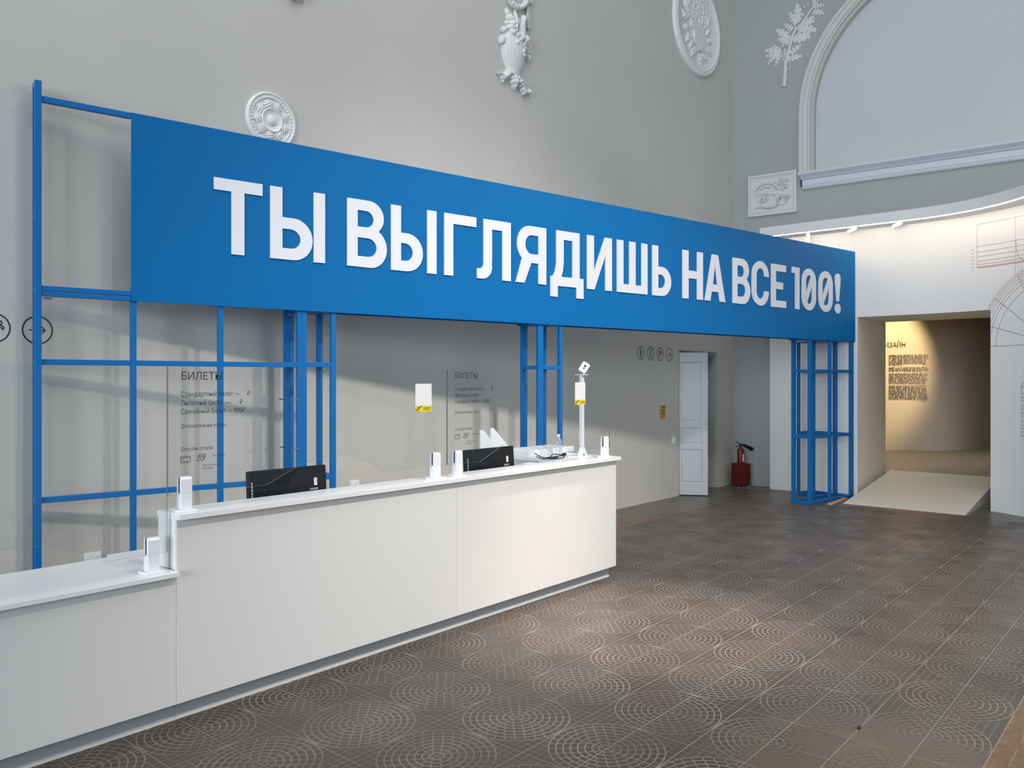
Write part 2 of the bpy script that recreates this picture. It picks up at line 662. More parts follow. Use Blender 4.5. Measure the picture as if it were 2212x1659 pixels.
# ---- end wall (x along the wall towards the right, y away from the hall)
END_A = atan2(1.9 - 6.19, 13.42 - 13.13)
wall_e = empty('wall_end', (13.13, 6.19, 0), END_A)
struct(wall_e)
AC, AZ, AR, AI = 3.395, 6.10, 2.255, 2.035
mb = MB()
TL = 0.0
mb.box(TL, AC - AR, 0, 0.3, -0.05, 10.5)
mb.box(AC + AR, 7.6, 0, 0.3, -0.05, 10.5)
mb.box(AC - AR, 1.95, 0, 0.3, -0.05, 4.95)
mb.box(4.25, AC + AR, 0, 0.3, -0.05, 4.95)
mb.box(1.95, 4.25, 0, 0.3, 2.85, 4.95)
pts = arc(AC, AZ, AR, AR, 180, 0, 40)
for i in range(40):
    (a0, b0), (a1, b1) = pts[i], pts[i + 1]
    vs = [(a0, 0, b0), (a1, 0, b1), (a1, 0, 10.5), (a0, 0, 10.5), (a0, .3, b0), (a1, .3, b1), (a1, .3, 10.5), (a0, .3, 10.5)]
    mb.add(vs, [(0, 1, 2, 3), (4, 7, 6, 5), (0, 4, 5, 1)])
mb.build('wall_surface', M['endwall'], wall_e)
# tympanum (recessed)
ol = [(AC - AR, 4.9)] + arc(AC, AZ, AR, AR, 180, 0, 40) + [(AC + AR, 4.9)]
MB().prism([ol], XZ, 0.10, 0.16).build('tympanum', M['tymp'], wall_e)


def arch_ring(r0, r1, d0, d1):
    out = [(AC - r1, 5.10)] + arc(AC, AZ, r1, r1, 180, 0, 48) + [(AC + r1, 5.10)]
    inn = [(AC - r0, 5.10)] + arc(AC, AZ, r0, r0, 180, 0, 48) + [(AC + r0, 5.10)]
    m_ = MB()
    n = len(out)
    for i in range(n - 1):
        q = []
        for d in (d0, d1):
            q += [XZ(*out[i], d), XZ(*out[i + 1], d), XZ(*inn[i + 1], d), XZ(*inn[i], d)]
        m_.add(q, [(0, 1, 2, 3), (4, 7, 6, 5), (0, 4, 5, 1), (3, 2, 6, 7)])
    return m_


am = arch_ring(AR - 0.045, AR + 0.002, -0.075, 0.0)
for (r0, r1, dd) in ((AR - 0.075, AR - 0.045, -0.055), (AR - 0.125, AR - 0.075, -0.068), (AR - 0.15, AR - 0.125, -0.045), (AR - 0.165, AR - 0.15, -0.06)):
    q = arch_ring(r0, r1, dd, 0.05)
    am.add(q.v, q.f)
am.build('arch_moulding', M['arch'], wall_e)
q = arch_ring(AI, AR - 0.165, -0.01, 0.105)
q.build('arch_reveal', M['reveal'], wall_e)
# cornice profile swept along the wall
prof = [(0, 4.895), (-0.04, 4.90), (-0.055, 4.925), (-0.05, 4.945), (-0.06, 4.955), (-0.06, 5.045), (-0.075, 5.05), (-0.09, 5.06), (-0.085, 5.07), (-0.12, 5.10), (-0.15, 5.125), (-0.155, 5.16), (0.1, 5.16), (0.1, 4.895)]
mc = MB()
npf = len(prof)
x0, x1 = 1.19, 5.62
vs = []
for (d, z) in prof:
    vs.append((x0 + min(0, d) * 0.55 + 0.03, d, z))
for (d, z) in prof:
    vs.append((x1 - min(0, d) * 0.55, d, z))
mc.add(vs, [tuple(range(npf)), tuple(reversed(range(npf, 2 * npf)))] + [(i, (i + 1) % npf, npf + (i + 1) % npf, npf + i) for i in range(npf)])
mc.build('cornice', M['cornice'], wall_e)

# ---- curved white partition with the passage opening
PX, PYS, PR = 12.92, 3.2, 2.3
PCX = PX - PR


def part_pt(t, off=0.0):
    """t in metres from the straight part's end (negative: straight part), off towards the hall"""
    if t <= 0:
        return (PX - off, PYS - t)
    a = t / PR
    return (PCX + (PR - off) * cos(a), PYS - (PR - off) * sin(a))


T_L = -(5.45 - PYS)                # left end
T_O1 = -(4.06 - PYS)               # opening left
T_O2 = PR * math.asin((PYS - 2.237) / PR)
T_R = PR * radians(72)
OPH = 2.755


def curved_slab(mb, t0, t1, z0, z1, o0, o1, step=0.16, mi=0):
    ts = [t0]
    if t0 < 0 < t1:
        ts.append(0.0)
    k = max(1, int(math.ceil((t1 - max(t0, 0)) / step))) if t1 > 0 else 1
    if t1 > 0:
        s = max(t0, 0)
        ts += [s + (t1 - s) * i / k for i in range(1, k + 1)]
    else:
        ts.append(t1)
    n = len(ts)
    vs = []
    for t in ts:
        a, b = part_pt(t, o0), part_pt(t, o1)
        vs += [(*a, z0), (*a, z1), (*b, z0), (*b, z1)]
    fs = []
    for i in range(n - 1):
        p, q = 4 * i, 4 * i + 4
        fs += [(p, q, q + 1, p + 1), (p + 2, p + 3, q + 3, q + 2), (p + 1, q + 1, q + 3, p + 3), (p, p + 2, q + 2, q)]
    fs += [(0, 1, 3, 2), (4 * n - 4, 4 * n - 2, 4 * n - 1, 4 * n - 3)]
    mb.add(vs, fs, mi)


mb = MB()
curved_slab(mb, T_L, T_O1, -0.02, 4.24, 0, -0.14)
curved_slab(mb, T_O1, T_O2, OPH, 4.24, 0, -0.14)
curved_slab(mb, T_O2, T_R, -0.02, 4.24, 0, -0.14)
part = mb.build('wall_partition', M['partition'])
struct(part)
# projecting light cove along the top
mb = MB()
curved_slab(mb, T_L - 0.02, T_R, 4.09, 4.24, 0.35, 0.003, 0.12)
cove = mb.build('trim_1', M['partition'])
struct(cove)
mb = MB()
curved_slab(mb, T_L + 0.12, T_R - 0.02, 4.0835, 4.0905, 0.346, 0.334, 0.06)
tag(mb.build('led_strip', M['led']), 'glowing warm LED strip under the white curved cove', 'light strip')

# ---- passage behind the opening: jambs, soffit
X_IN = 14.36
mb = MB()
mb.box(PX + 0.1405, X_IN, 4.06, 4.20, -0.02, 3.2)
struct(mb.build('wall_passage_left', M['passage']))
mb = MB()
mb.box(PX + 0.02, X_IN, 2.05, 2.237, -0.02, 3.2)
struct(mb.build('wall_passage_right', M['passage']))
mb = MB()
mb.box(PX + 0.1405, X_IN, 2.237, 4.06, OPH, OPH + 0.12)
struct(mb.build('ceiling_passage', M['passage']))
# ---- exhibition room behind
FLZ = 0.288
inner = [(17.2, 7.4), (17.62, 6.75), (18.03, 5.98), (18.43, 5.21), (18.68, 4.74), (18.93, 4.38), (19.28, 4.10), (19.72, 3.90), (20.38, 3.73), (21.2, 3.62)]
mb = MB()
vs = []
for (x, y) in inner:
    vs += [(x, y, 0.0), (x, y, 4.0)]
for (x, y) in inner:
    vs += [(x + 0.1, y + 0.06, 0.0), (x + 0.1, y + 0.06, 4.0)]
n = len(inner)
fs = []
for i in range(n - 1):
    fs.append((2 * i, 2 * i + 2, 2 * i + 3, 2 * i + 1))
    fs.append((2 * n + 2 * i, 2 * n + 2 * i + 1, 2 * n + 2 * i + 3, 2 * n + 2 * i + 2))
    fs.append((2 * i + 1, 2 * i + 3, 2 * n + 2 * i + 3, 2 * n + 2 * i + 1))
mb.add(vs, fs)
wi = mb.build('wall_exhibition', M['inner'], smooth=True)
struct(wi)
mb = MB()
mb.box(X_IN, 21.4, -0.5, 8.2, -0.02, FLZ)
struct(mb.build('floor_exhibition', M['innerfloor']))
mb = MB()
mb.box(X_IN - 0.1, 21.4, -0.5, 8.2, 3.6, 3.7)
struct(mb.build('ceiling_exhibition', M['inner']))
mb = MB()
mb.box(X_IN, 21.4, -0.6, -0.5, 0, 3.6)
mb.box(X_IN, 21.4, 8.1, 8.2, 0, 3.6)
mb.box(21.3, 21.4, -0.5, 8.2, 0, 3.6)
mb.box(X_IN - 0.05, X_IN, -0.5, 2.06, 0, 3.6)
mb.box(X_IN - 0.05, X_IN, 4.19, 8.2, 0, 3.6)
mb.box(X_IN - 0.05, X_IN, 2.06, 4.19, OPH + 0.02, 3.6)
struct(mb.build('wall_exhibition_side', M['inner']))
spot_light('exhibition_spotlight', (16.6, 4.0, 3.45), (18.2, 5.5, 2.3), 520, (1.0, 0.72, 0.38), 66, 0.5, 0.05)
spot_light('exhibition_fill_light', (16.4, 4.2, 3.5), (16.9, 4.4, 0.3), 130, (1.0, 0.86, 0.68), 110, 0.8, 0.1)  # extra unseen lamp, added to brighten the inner room and its floor

# ---- floor: slab with grout, tiles as parts
floor = empty('floor', (0, 0, 0))
struct(floor)
TX, TY, XC, YB = 0.2955, 0.2872, 2.723, 0.785
mb = MB()
mb.box(-2.5, 14.4, -3.0, 6.9, -0.10, -0.0012)
mb.build('grout_bed', M['grout'], floor)


def tile_mesh(cx_right, cy_top):
    g = 0.0022
    x0, x1, y0, y1 = g, TX - g, g, TY - g
    c = 0.0015
    me = bpy.data.meshes.new('tile')
    vs = [(x0, y0, -0.012), (x1, y0, -0.012), (x1, y1, -0.012), (x0, y1, -0.012),
          (x0, y0, -c), (x1, y0, -c), (x1, y1, -c), (x0, y1, -c),
          (x0 + c, y0 + c, 0), (x1 - c, y0 + c, 0), (x1 - c, y1 - c, 0), (x0 + c, y1 - c, 0)]
    fs = [(8, 9, 10, 11)]
    for i in range(4):
        j = (i + 1) % 4
        fs += [(i, j, 4 + j, 4 + i), (4 + i, 4 + j, 8 + j, 8 + i)]
    me.from_pydata(vs, [], fs)
    uvl = me.uv_layers.new(name='UVMap')
    for lp in me.loops:
        x, y, z = vs[lp.vertex_index]
        u, v = x / TX, y / TY
        uvl.data[lp.index].uv = (1 - u if cx_right else u, 1 - v if cy_top else v)
    me.materials.append(M['tile'])
    me.update()
    return me


TM = {(a, b): tile_mesh(a, b) for a in (0, 1) for b in (0, 1)}
cells = []
for i in range(-8, 34):
    for j in range(0, 16):
        x, y = XC + i * TX, YB + j * TY
        if x + TX > 11.90:
            continue
        hidden = (y > 4.2 and x + TX < 6.15) or (y > 4.2 and x + TX < 6.15 + (y - 4.2) * 1.45)
        q = project((x + TX / 2, y + TY / 2, 0))
        vis = q is not None and -160 < q[0] < 2380 and q[1] < 1780 and not hidden
        cells.append((0 if vis else 1, q[2] if q else 99, x, y, i % 2, (j % 2 == 0)))
cells.sort(key=lambda c: (c[0], c[1]))
# circle centre sits on even columns (x) and odd rows (y)
stuff = {}
for k, (hid, d, x, y, ci, ct) in enumerate(cells):
    if k < 300 and not hid:
        o = bpy.data.objects.new('tile', TM[(ci, 1 if ct else 0)])
        COL.objects.link(o)
        o.location = (x, y, random.uniform(-0.0006, 0.0006))
        o.parent = floor
    else:
        stuff.setdefault((ci, 1 if ct else 0), []).append((x, y))
allv, allf, alluv = [], [], []
for key, lst in stuff.items():
    src = TM[key]
    for (x, y) in lst:
        b0 = len(allv)
        allv += [(v.co.x + x, v.co.y + y, v.co.z) for v in src.vertices]
        for p in src.polygons:
            allf.append([b0 + vi for vi in p.vertices])
            alluv += [tuple(src.uv_layers[0].data[li].uv) for li in p.loop_indices]
me = bpy.data.meshes.new('far_tiles')
me.from_pydata(allv, [], allf)
uvl = me.uv_layers.new(name='UVMap')
for i, q in enumerate(alluv):
    uvl.data[i].uv = q
me.materials.append(M['tile'])
o = bpy.data.objects.new('far_tiles', me)
COL.objects.link(o)
o.parent = floor
o['kind'] = 'stuff'
# plain border tiles along the walls
mb = MB()
mg = MB()
g = 0.002
bx_end = YB + 16 * TY
for i in range(70):
    x = -1.4 + i * 0.205
    if x > 12.7:
        break
    mb.box(x + g, x + 0.205 - g, bx_end + g, bx_end + 0.2 - g, -0.012, -0.0005)
    for j in range(4):
        y = bx_end + 0.2 + j * 0.2
        mg.box(x + g, x + 0.205 - g, y + g, min(y + 0.2, 6.42) - g, -0.012, -0.0008)
xe = XC + 31 * TX
for j in range(24):
    y = YB + j * 0.1995
    if y > bx_end - 0.1:
        break
    mb.box(xe + g, xe + 0.2 - g, y + g, y + 0.1995 - g, -0.012, -0.0005)
    for i in range(5):
        mg.box(xe + 0.2 + i * 0.2 + g, xe + 0.4 + i * 0.2 - g, y + g, y + 0.1995 - g, -0.012, -0.0008)
o = mb.build('red_border_tiles', M['redtile'], floor)
o['kind'] = 'stuff'
o = mg.build('grey_border_tiles', M['bordertile'], floor)
o['kind'] = 'stuff'
# ochre bricks of the border in the near right corner
bm_w, bm_n = MB().box(0.003, 0.207, 0.003, 0.207, -0.02, 0.0).mesh('brick', [M['brick']]), MB().box(0.003, 0.117, 0.003, 0.417, -0.02, 0.0).mesh('brick', [M['brick']])
x = 3.06
while x < 7.2:
    for k in range(5):
        o = bpy.data.objects.new('brick', bm_w)
        o.location = (x, YB - 0.088 - (k + 1) * 0.21, random.uniform(-0.001, 0.0005))
        COL.objects.link(o)
        o.parent = floor
    o = bpy.data.objects.new('brick', MB().box(0.003, 0.207, 0.003, 0.117, -0.02, 0.0).mesh('brick', [M['brick']]) if x < 3.1 else half)
    half = o.data
    o.location = (x, YB - 0.088, -0.0005)
    o.parent = floor
    COL.objects.link(o)
    o.scale = (1, 0.72, 1)
    for k in range(3):
        o = bpy.data.objects.new('brick', bm_n)
        o.location = (x + 0.21, YB - 0.42 - k * 0.42 - 0.002, random.uniform(-0.001, 0.0005))
        COL.objects.link(o)
        o.parent = floor
    x += 0.33

# ================================================================== RAMP
rx0, rx1, ry0, ry1 = 12.06, 14.375, 2.41, 3.985
ramp = empty('ramp', (rx0, ry0, 0))
tag(ramp, 'cream vinyl ramp rising through the passage opening', 'ramp')
w_ = ry1 - ry0
MB().add([(0, 0, 0.003), (rx1 - rx0, 0, FLZ), (rx1 - rx0, w_, FLZ), (0, w_, 0.003), (0, 0, 0.012), (rx1 - rx0, 0, FLZ + 0.006), (rx1 - rx0, w_, FLZ + 0.006), (0, w_, 0.012)],
         [(0, 3, 2, 1), (4, 5, 6, 7), (0, 1, 5, 4), (1, 2, 6, 5), (2, 3, 7, 6), (3, 0, 4, 7)]).build('ramp_top', M['ramp'], ramp)
for yy in (0.0, w_ - 0.018):
    MB().add([(0.02, yy, 0), (rx1 - rx0, yy, 0), (rx1 - rx0, yy, FLZ - 0.001), (0.02, yy, 0.003), (0.02, yy + .018, 0), (rx1 - rx0, yy + .018, 0), (rx1 - rx0, yy + .018, FLZ - 0.001), (0.02, yy + .018, 0.003)],
             [(0, 1, 2, 3), (4, 7, 6, 5), (0, 4, 5, 1), (1, 5, 6, 2), (2, 6, 7, 3), (3, 7, 4, 0)]).build('side_board', M['rampside'], ramp)
o = MB().box(0, 0.75, 0, 0.07, 0, 0.02).build('wooden_batten', M['wood'], bevel=0.003)
o.location = (11.82, 4.06, 0.0)
o.rotation_euler = (0, 0, radians(2))
tag(o, 'raw wooden batten on the floor between blue frame and ramp', 'batten')

# ================================================================== BLUE SIGN STRUCTURE
SIGN_A = radians(-10.6)
sign = empty('sign_structure', (2.716, 5.973, 0), SIGN_A)
tag(sign, 'long blue sign on a blue steel tube frame with large white letters', 'sign')
ZB, ZT, SL = 2.373, 3.752, 10.317
TB = 0.04
DB = 0.30
panel = MB().box(0, SL, 0.0, 0.018, ZB, ZT).build('panel', M['bluepanel'], sign, bevel=0.0015)


def post(s, d, z0=0.0, z1=ZT - 0.02, w=TB, dp=TB):
    return MB().box(s, s + w, d, d + dp, z0, z1).build('post', M['blue'], sign, bevel=0.002)


def rail_x(s0, s1, d, z, h=TB):
    return MB().box(s0, s1, d, d + TB, z, z + h).build('rail', M['blue'], sign, bevel=0.002)


def rail_d(s, d0, d1, z, w=TB):
    return MB().box(s, s + w, d0, d1, z, z + TB).build('rail', M['blue'], sign, bevel=0.002)


F0 = 0.019   # tubes start just behind the panel
BK = F0 + DB - TB
# left grid frame
post(-0.615, F0 - 0.018, 0, 3.852)
post(-0.615, 0.085, 0, 3.852, TB, 0.03)
for z in (3.812, 2.90, 2.395, 1.90, 0.945, 0.05):
    rail_d(-0.615, F0 - 0.018 + TB, 0.085, z)
for s in (0.0, 0.64):
    post(s, F0, 0.0, ZB + 0.1)
post(1.297, F0, 0, ZB + 0.1, 0.039)
post(1.297, BK, 0, ZB + 0.1, 0.039)
rail_x(-0.575, 0.0, F0 - 0.01, 3.712)
rail_x(-0.575, 0.0, F0 - 0.01, 2.412, 0.034)
rail_x(-0.575, 0.0, F0 - 0.01, 2.374, 0.034)
for z in (1.90, 0.945):
    for (a, b) in ((-0.575, 0.0), (0.04, 0.64), (0.68, 1.297)):
        rail_x(a, b, F0, z)
# inner tubes behind the panel
rail_x(0.04, SL - 0.02, F0, ZT - 0.045)
rail_x(0.04, SL - 0.02, F0, ZB + 0.012)
rail_x(1.3, SL - 0.02, BK, ZB + 0.012)
rail_x(1.3, SL - 0.02, BK, ZT - 0.045)


def tower(s0, s1, wl, wr, mids=(), low=True):
    for (s, w) in ((s0, wl), (s1 - wr, wr)):
        for d in (F0, BK):
            post(s, d, 0, ZB + 0.012, w)
    for s in mids:
        for d in (F0, BK):
            post(s, d, 0, ZB + 0.012)
    for z in (1.905, 0.945, 0.0):
        segs = []
        xs = [(s0, wl)] + [(m_, TB) for m_ in mids] + [(s1 - wr, wr)]
        for i in range(len(xs) - 1):
            segs.append((xs[i][0] + xs[i][1], xs[i + 1][0]))
        for (a, b) in segs:
            rail_x(a, b, F0, z)
            if z < 1.0:
                rail_x(a, b, BK, z)
        rail_d(s0, F0 + TB, BK, z)
        rail_d(s1 - wr, F0 + TB, BK, z)
    MB().box(s0 - 0.03, s1 + 0.01, F0, BK + TB + 0.01, ZB - 0.004, ZB + 0.012).build('top_plate', M['blue'], sign)


tower(1.3365, 1.647, 0.042, 0.045)
tower(3.943, 4.285, 0.069, 0.045)
tower(9.087, 10.303, 0.067, 0.07, mids=(9.635,))
# small return module behind the far tower
for (s, d) in ((9.88, 0.68), (10.22, 0.68)):
    post(s, d, 0, ZB + 0.012)
for z in (0.0, 0.945, 1.905):
    rail_x(9.92, 10.22, 0.68, z)
    rail_d(9.88, BK + TB, 0.68, z)
    rail_d(10.22, BK + TB, 0.68, z)
MB().box(9.86, 10.28, BK + TB, 0.74, ZB - 0.002, ZB + 0.012).build('top_plate', M['blue'], sign)
for (s, d, z) in ((1.25, 0.12, ZB - 0.03), (1.28, 0.2, ZB - 0.03), (1.25, 0.02, 1.63), (1.25, 0.29, 1.63), (1.26, 0.02, 1.22), (1.26, 0.29, 1.22), (-0.56, 0.02, 2.36)):
    MB().tube([(s, d, z), (s + 0.05, d, z)], 0.006, 6).build('bolt', M['metal'], sign)

# ---- letters
H_, TV, TH = 0.587, 0.103, 0.094


def clip(poly, a, b, c):
    """keep a*x+b*y>=c"""
    out = []
    for i in range(len(poly)):
        p, q = poly[i], poly[(i + 1) % len(poly)]
        fp, fq = a * p[0] + b * p[1] - c, a * q[0] + b * q[1] - c
        if fp >= 0:
            out.append(p)
        if fp * fq < 0:
            t = fp / (fp - fq)
            out.append((p[0] + (q[0] - p[0]) * t, p[1] + (q[1] - p[1]) * t))
    return out


def L_soft(w, t=TV):
    o = [(0, H_), (t, H_), (t, .345)] + arc(w - .17, .1725, .17, .1725, 90, -90, 16) + [(0, 0)]
    wi = w - .107
    h_ = [(t, .252)] + arc(wi - .085, .1725, .085, .0795, 90, -90, 12) + [(t, .093)]
    return [[o, h_]]


def L_stem(x, w=TV):
    return [[[(x, 0), (x + w, 0), (x + w, H_), (x, H_)]]]


def L_yery(w1, x2):
    return L_soft(w1) + L_stem(x2)


def L_ve(w):
    xu = w - 0.031
    o = [(0, 0), (0, H_)] + arc(xu - .15, .440, .15, .147, 90, -48, 14) + arc(w - .165, .1725, .165, .1745, 58, -90, 16)
    h1 = [(.1, .350), (.1, .494)] + arc(xu - .178, .422, .076, .072, 90, -90, 10)
    h2 = [(.1, .093), (.1, .256)] + arc(w - .19, .1745, .088, .0815, 90, -90, 10)
    return [[o, h1, h2]]


def L_zero(w):
    r = w / 2
    hh = H_ + 0.01
    sl = hh - 2 * r
    o = arc(r, hh - r, r, r, 0, 180, 20) + arc(r, r, r, r, 180, 360, 20)
    ri = r - TV
    i_ = arc(r, hh - r, ri, r - .094, 0, 180, 16) + arc(r, r, ri, r - .094, 180, 360, 16)
    # slash from lower left to upper right
    dx, dy = ri * 2, 0.30
    ln = sqrt(dx * dx + dy * dy)
    nx, ny = -dy / ln, dx / ln
    c0 = nx * r + ny * hh / 2
    h1 = clip(i_, nx, ny, c0 + 0.042)
    h2 = clip(i_, -nx, -ny, -c0 + 0.042)
    return [[o, h1, h2]]


def L_es(w):
    r = w / 2
    hh = H_ + 0.008
    tu, tl = .395, .200
    o = [(w, tu)] + arc(r, hh - r, r, r, 0, 180, 20) + arc(r, r, r, r, 180, 360, 20) + [(w, tl), (w - TV, tl)]
    ri = r - TV
    o += arc(r, r, ri, r - .094, 360, 180, 16) + arc(r, hh - r, ri, r - .094, 180, 0, 16) + [(w - TV, tu)]
    return [[o]]


W_ya = .409
LET = [
    (0.594, [[[(0, H_), (.389, H_), (.389, H_ - TH), (.240, H_ - TH), (.240, 0), (.137, 0), (.137, H_ - TH), (0, H_ - TH)]]]),
    (1.047, L_yery(.369, .379)),
    (1.737, L_ve(.391)),
    (2.172, L_yery(.337, .385)),
    (2.747, [[[(0, 0), (TV, 0), (TV, H_ - TH), (.375, H_ - TH), (.375, H_), (0, H_)]]]),
    (3.131, [[[(.079, H_), (.421, H_), (.421, 0), (.314, 0), (.314, H_ - TH), (.183, H_ - TH), (.183, .17)] + arc(.063, .12, .12, .12, 15, -90, 10) + [(0, 0), (0, .097)] + arc(.025, .152, .054, .055, -90, 0, 6)]]),
    (3.617, [[[(W_ya, 0), (W_ya, H_)] + arc(.187, .398, .17, .189, 90, 232, 18) + [(0, 0), (.114, 0), (.205, .209), (W_ya - .106, .209), (W_ya - .106, 0)],
              [(W_ya - .106, H_ - .094)] + arc(.205, .397, .080, .096, 90, 270, 12) + [(W_ya - .106, .301)]]]),
    (4.087, [[[(0, -.115), (0, .1), (.03, .1), (.062, .15), (.08, .24), (.08, H_), (.417, H_), (.417, .1), (.476, .1), (.476, -.115), (.373, -.115), (.373, 0), (.1, 0), (.1, -.115)],
              [(.185, H_ - TH), (.313, H_ - TH), (.313, .1), (.152, .1), (.175, .17), (.185, .26)]]]),
    (4.617, [[[(0, H_), (.105, H_), (.105, .20), (.275, H_), (.386, H_), (.386, 0), (.282, 0), (.282, .39), (.112, 0), (0, 0)]]]),
    (5.084, [[[(0, 0), (.508, 0), (.508, H_), (.407, H_), (.407, .094), (.305, .094), (.305, H_), (.201, H_), (.201, .094), (.104, .094), (.104, H_), (0, H_)]]]),
    (5.677, L_soft(.336)),
    (6.225, [[[(0, 0), (.112, 0), (.112, .25), (.278, .25), (.278, 0), (.39, 0), (.39, H_), (.278, H_), (.278, .345), (.112, .345), (.112, H_), (0, H_)]]]),
    (6.654, [[[(0, 0), (.144, H_), (.263, H_), (.416, 0), (.304, 0), (.275, .118), (.136, .118), (.108, 0)], [(.157, .21), (.253, .21), (.204, .46)]]]),
    (7.225, L_ve(.381)),
    (7.642, L_es(.385)),
    (8.085, [[[(0, 0), (.357, 0), (.357, .094), (.11, .094), (.11, .25), (.28, .25), (.28, .345), (.11, .345), (.11, H_ - TH), (.352, H_ - TH), (.352, H_), (0, H_)]]]),
    (8.587, [[[(.082, 0), (.186, 0), (.186, H_), (.0, H_), (.0, H_ - .085), (.082, H_ - .085)]]]),
    (8.836, L_zero(.366)),
    (9.272, L_zero(.385)),
    (9.720, [[arc(.0785, H_ - .075, .0785, .078, 0, 180, 14) + [(.045, .175), (.112, .175)]], [arc(.0785, .068, .0785, .075, 0, 345, 23)]]),
]
for (s, shapes) in LET:
    mb = MB()
    for loops in shapes:
        loops = [[(s + p[0], 2.785 + p[1]) for p in lp] for lp in loops]
        mb.prism(loops, XZ, -0.012, 0.0005)
    mb.build('letter', M['letter'], panel)

# ================================================================== RECEPTION COUNTER
YP, YW, YK = 4.098, 4.062, 4.156
XS, XR = 2.098, 6.268
ZW, ZL = 1.095, 0.797


def counter_low():
    e = empty('low_counter', (XS, YP, 0))
    tag(e, 'low white counter section at the left with a deep worktop', 'counter')
    ox, oy = XS, YP

    def bx(n, x0, x1, y0, y1, z0, z1, m_, bev=0.0015):
        return MB().box(x0 - ox, x1 - ox, y0 - oy, y1 - oy, z0, z1).build(n, m_, e, bevel=bev)
    bx('front_panel', -1.6, XS - 0.0015, YP, YP + 0.02, 0.098, ZL - 0.024, M['counter'])
    bx('worktop', -1.6, XS + 0.0, YW, 4.71, ZL - 0.024, ZL, M['worktop'])
    bx('kick_board', -1.6, XS + 0.02, YK, YK + 0.02, 0.012, 0.098, M['kick'])
    bx('floor_trim', -1.6, XS + 0.02, YK - 0.012, YK + 0.02, 0.0, 0.012, M['counter'], 0)
    bx('back_panel', -1.6, XS - 0.0015, 4.66, 4.68, 0.0, ZL - 0.024, M['counter'])
    return e


def counter_tall():
    e = empty('tall_counter', (XR, YP, 0))
    tag(e, 'tall white reception counter with a raised front ledge', 'counter')
    ox, oy = XR, YP

    def bx(n, x0, x1, y0, y1, z0, z1, m_, bev=0.0015):
        return MB().box(x0 - ox, x1 - ox, y0 - oy, y1 - oy, z0, z1).build(n, m_, e, bevel=bev)
    xm = 4.20
    bx('front_panel', XS, xm - 0.0008, YP, YP + 0.02, 0.098, ZW - 0.030, M['counter'], 0.001)
    bx('front_panel', xm + 0.0008, XR, YP, YP + 0.02, 0.098, ZW - 0.030, M['counter'], 0.001)
    bx('end_panel', XR - 0.02, XR, YP + 0.021, 4.95, 0.098, ZW - 0.030, M['counter'])
    bx('ledge', XS - 0.004, XR + 0.03, YW, 4.305, ZW - 0.030, ZW, M['worktop'])
    bx('ledge_return', 5.70, XR + 0.03, 4.3055, 5.02, ZW - 0.030, ZW, M['worktop'])
    bx('side_panel', XS - 0.0, XS + 0.018, YP + 0.021, 4.16, ZL + 0.001, ZW - 0.030, M['worktop'])
    bx('side_panel', XS - 0.0, XS + 0.018, 4.185, 4.30, ZL + 0.001, ZW - 0.030, M['worktop'])
    bx('side_infill', XS + 0.004, XS + 0.012, 4.16, 4.185, ZL + 0.001, ZW - 0.030, M['desk'], 0)
    bx('return_panel', 5.71, 5.73, 4.31, 5.0, 0.1, ZW - 0.030, M['desk'])
    bx('inner_panel', XS + 0.02, 5.64, 4.285, 4.30, 0.1, ZW - 0.030, M['desk'])
    bx('kick_board', XS + 0.021, 6.226, YK, YK + 0.02, 0.012, 0.098, M['kick'])
    bx('kick_board', 6.206, 6.226, YK + 0.021, 4.90, 0.012, 0.098, M['kick'])
    bx('floor_trim', XS + 0.021, 6.232, YK - 0.012, YK + 0.02, 0.0, 0.012, M['counter'], 0)
    bx('desk_top', XS + 0.02, 5.63, 4.31, 4.98, 0.73, 0.755, M['worktop'])
    for x in (2.2, 3.9, 5.55):
        bx('desk_leg', x, x + 0.04, 4.9, 4.94, 0.0, 0.73, M['desk'])
    return e


counter_low()
counter_tall()

# ---- glass clamps
def clamp(x, z, label):
    e = empty('glass_clamp', (x, 4.153, z))
    tag(e, label, 'clamp', 'white clamps holding the glass screens')
    MB().box(-0.052, 0.052, -0.045, 0.045, 0.0, 0.012).build('base_plate', M['white'], e, bevel=0.003)
    # post with a slot on top half: two cheeks on a solid foot
    foot = MB()
    foot.box(-0.030, 0.030, -0.026, 0.026, 0.012, 0.098)
    foot.build('foot', M['white'], e, bevel=0.002)
    for sgn in (-1, 1):
        y0, y1 = (-0.026, -0.0062) if sgn < 0 else (0.0062, 0.026)
        c = 0.010
        prof_ = [(y0, 0.0985), (y1, 0.0985), (y1, 0.186), (y0, 0.186)]
        if sgn < 0:
            prof_ = [(y0, 0.0985), (y1, 0.0985), (y1, 0.186), (y0 + c, 0.186), (y0, 0.186 - c * 1.3)]
        else:
            prof_ = [(y0, 0.0985), (y1, 0.0985), (y1, 0.186 - c * 1.3), (y1 - c, 0.186), (y0, 0.186)]
        MB().prism([prof_], lambda a, b, d: (d, a, b), -0.030, 0.030).build('cheek', M['white'], e, bevel=0.0015)
    MB().box(-0.0295, -0.006, -0.0060, -0.0040, 0.099, 0.1845).build('gasket', M['slot'], e)
    MB().box(-0.0295, 0.0295, 0.0040, 0.0060, 0.099, 0.1845).build('gasket', M['slot'], e)
    return e


clamp(1.992, ZL, 'white glass clamp on the low counter worktop')
clamp(2.170, ZW, 'white glass clamp on the ledge above the counter step')
clamp(4.030, ZW, 'left one of the paired white clamps in front of the rear monitor')
clamp(4.252, ZW, 'right one of the paired white clamps in front of the rear monitor')
clamp(6.165, ZW, 'white glass clamp at the far right end of the ledge')

# ---- glass screens
YG0, YG1 = 4.1495, 4.1565


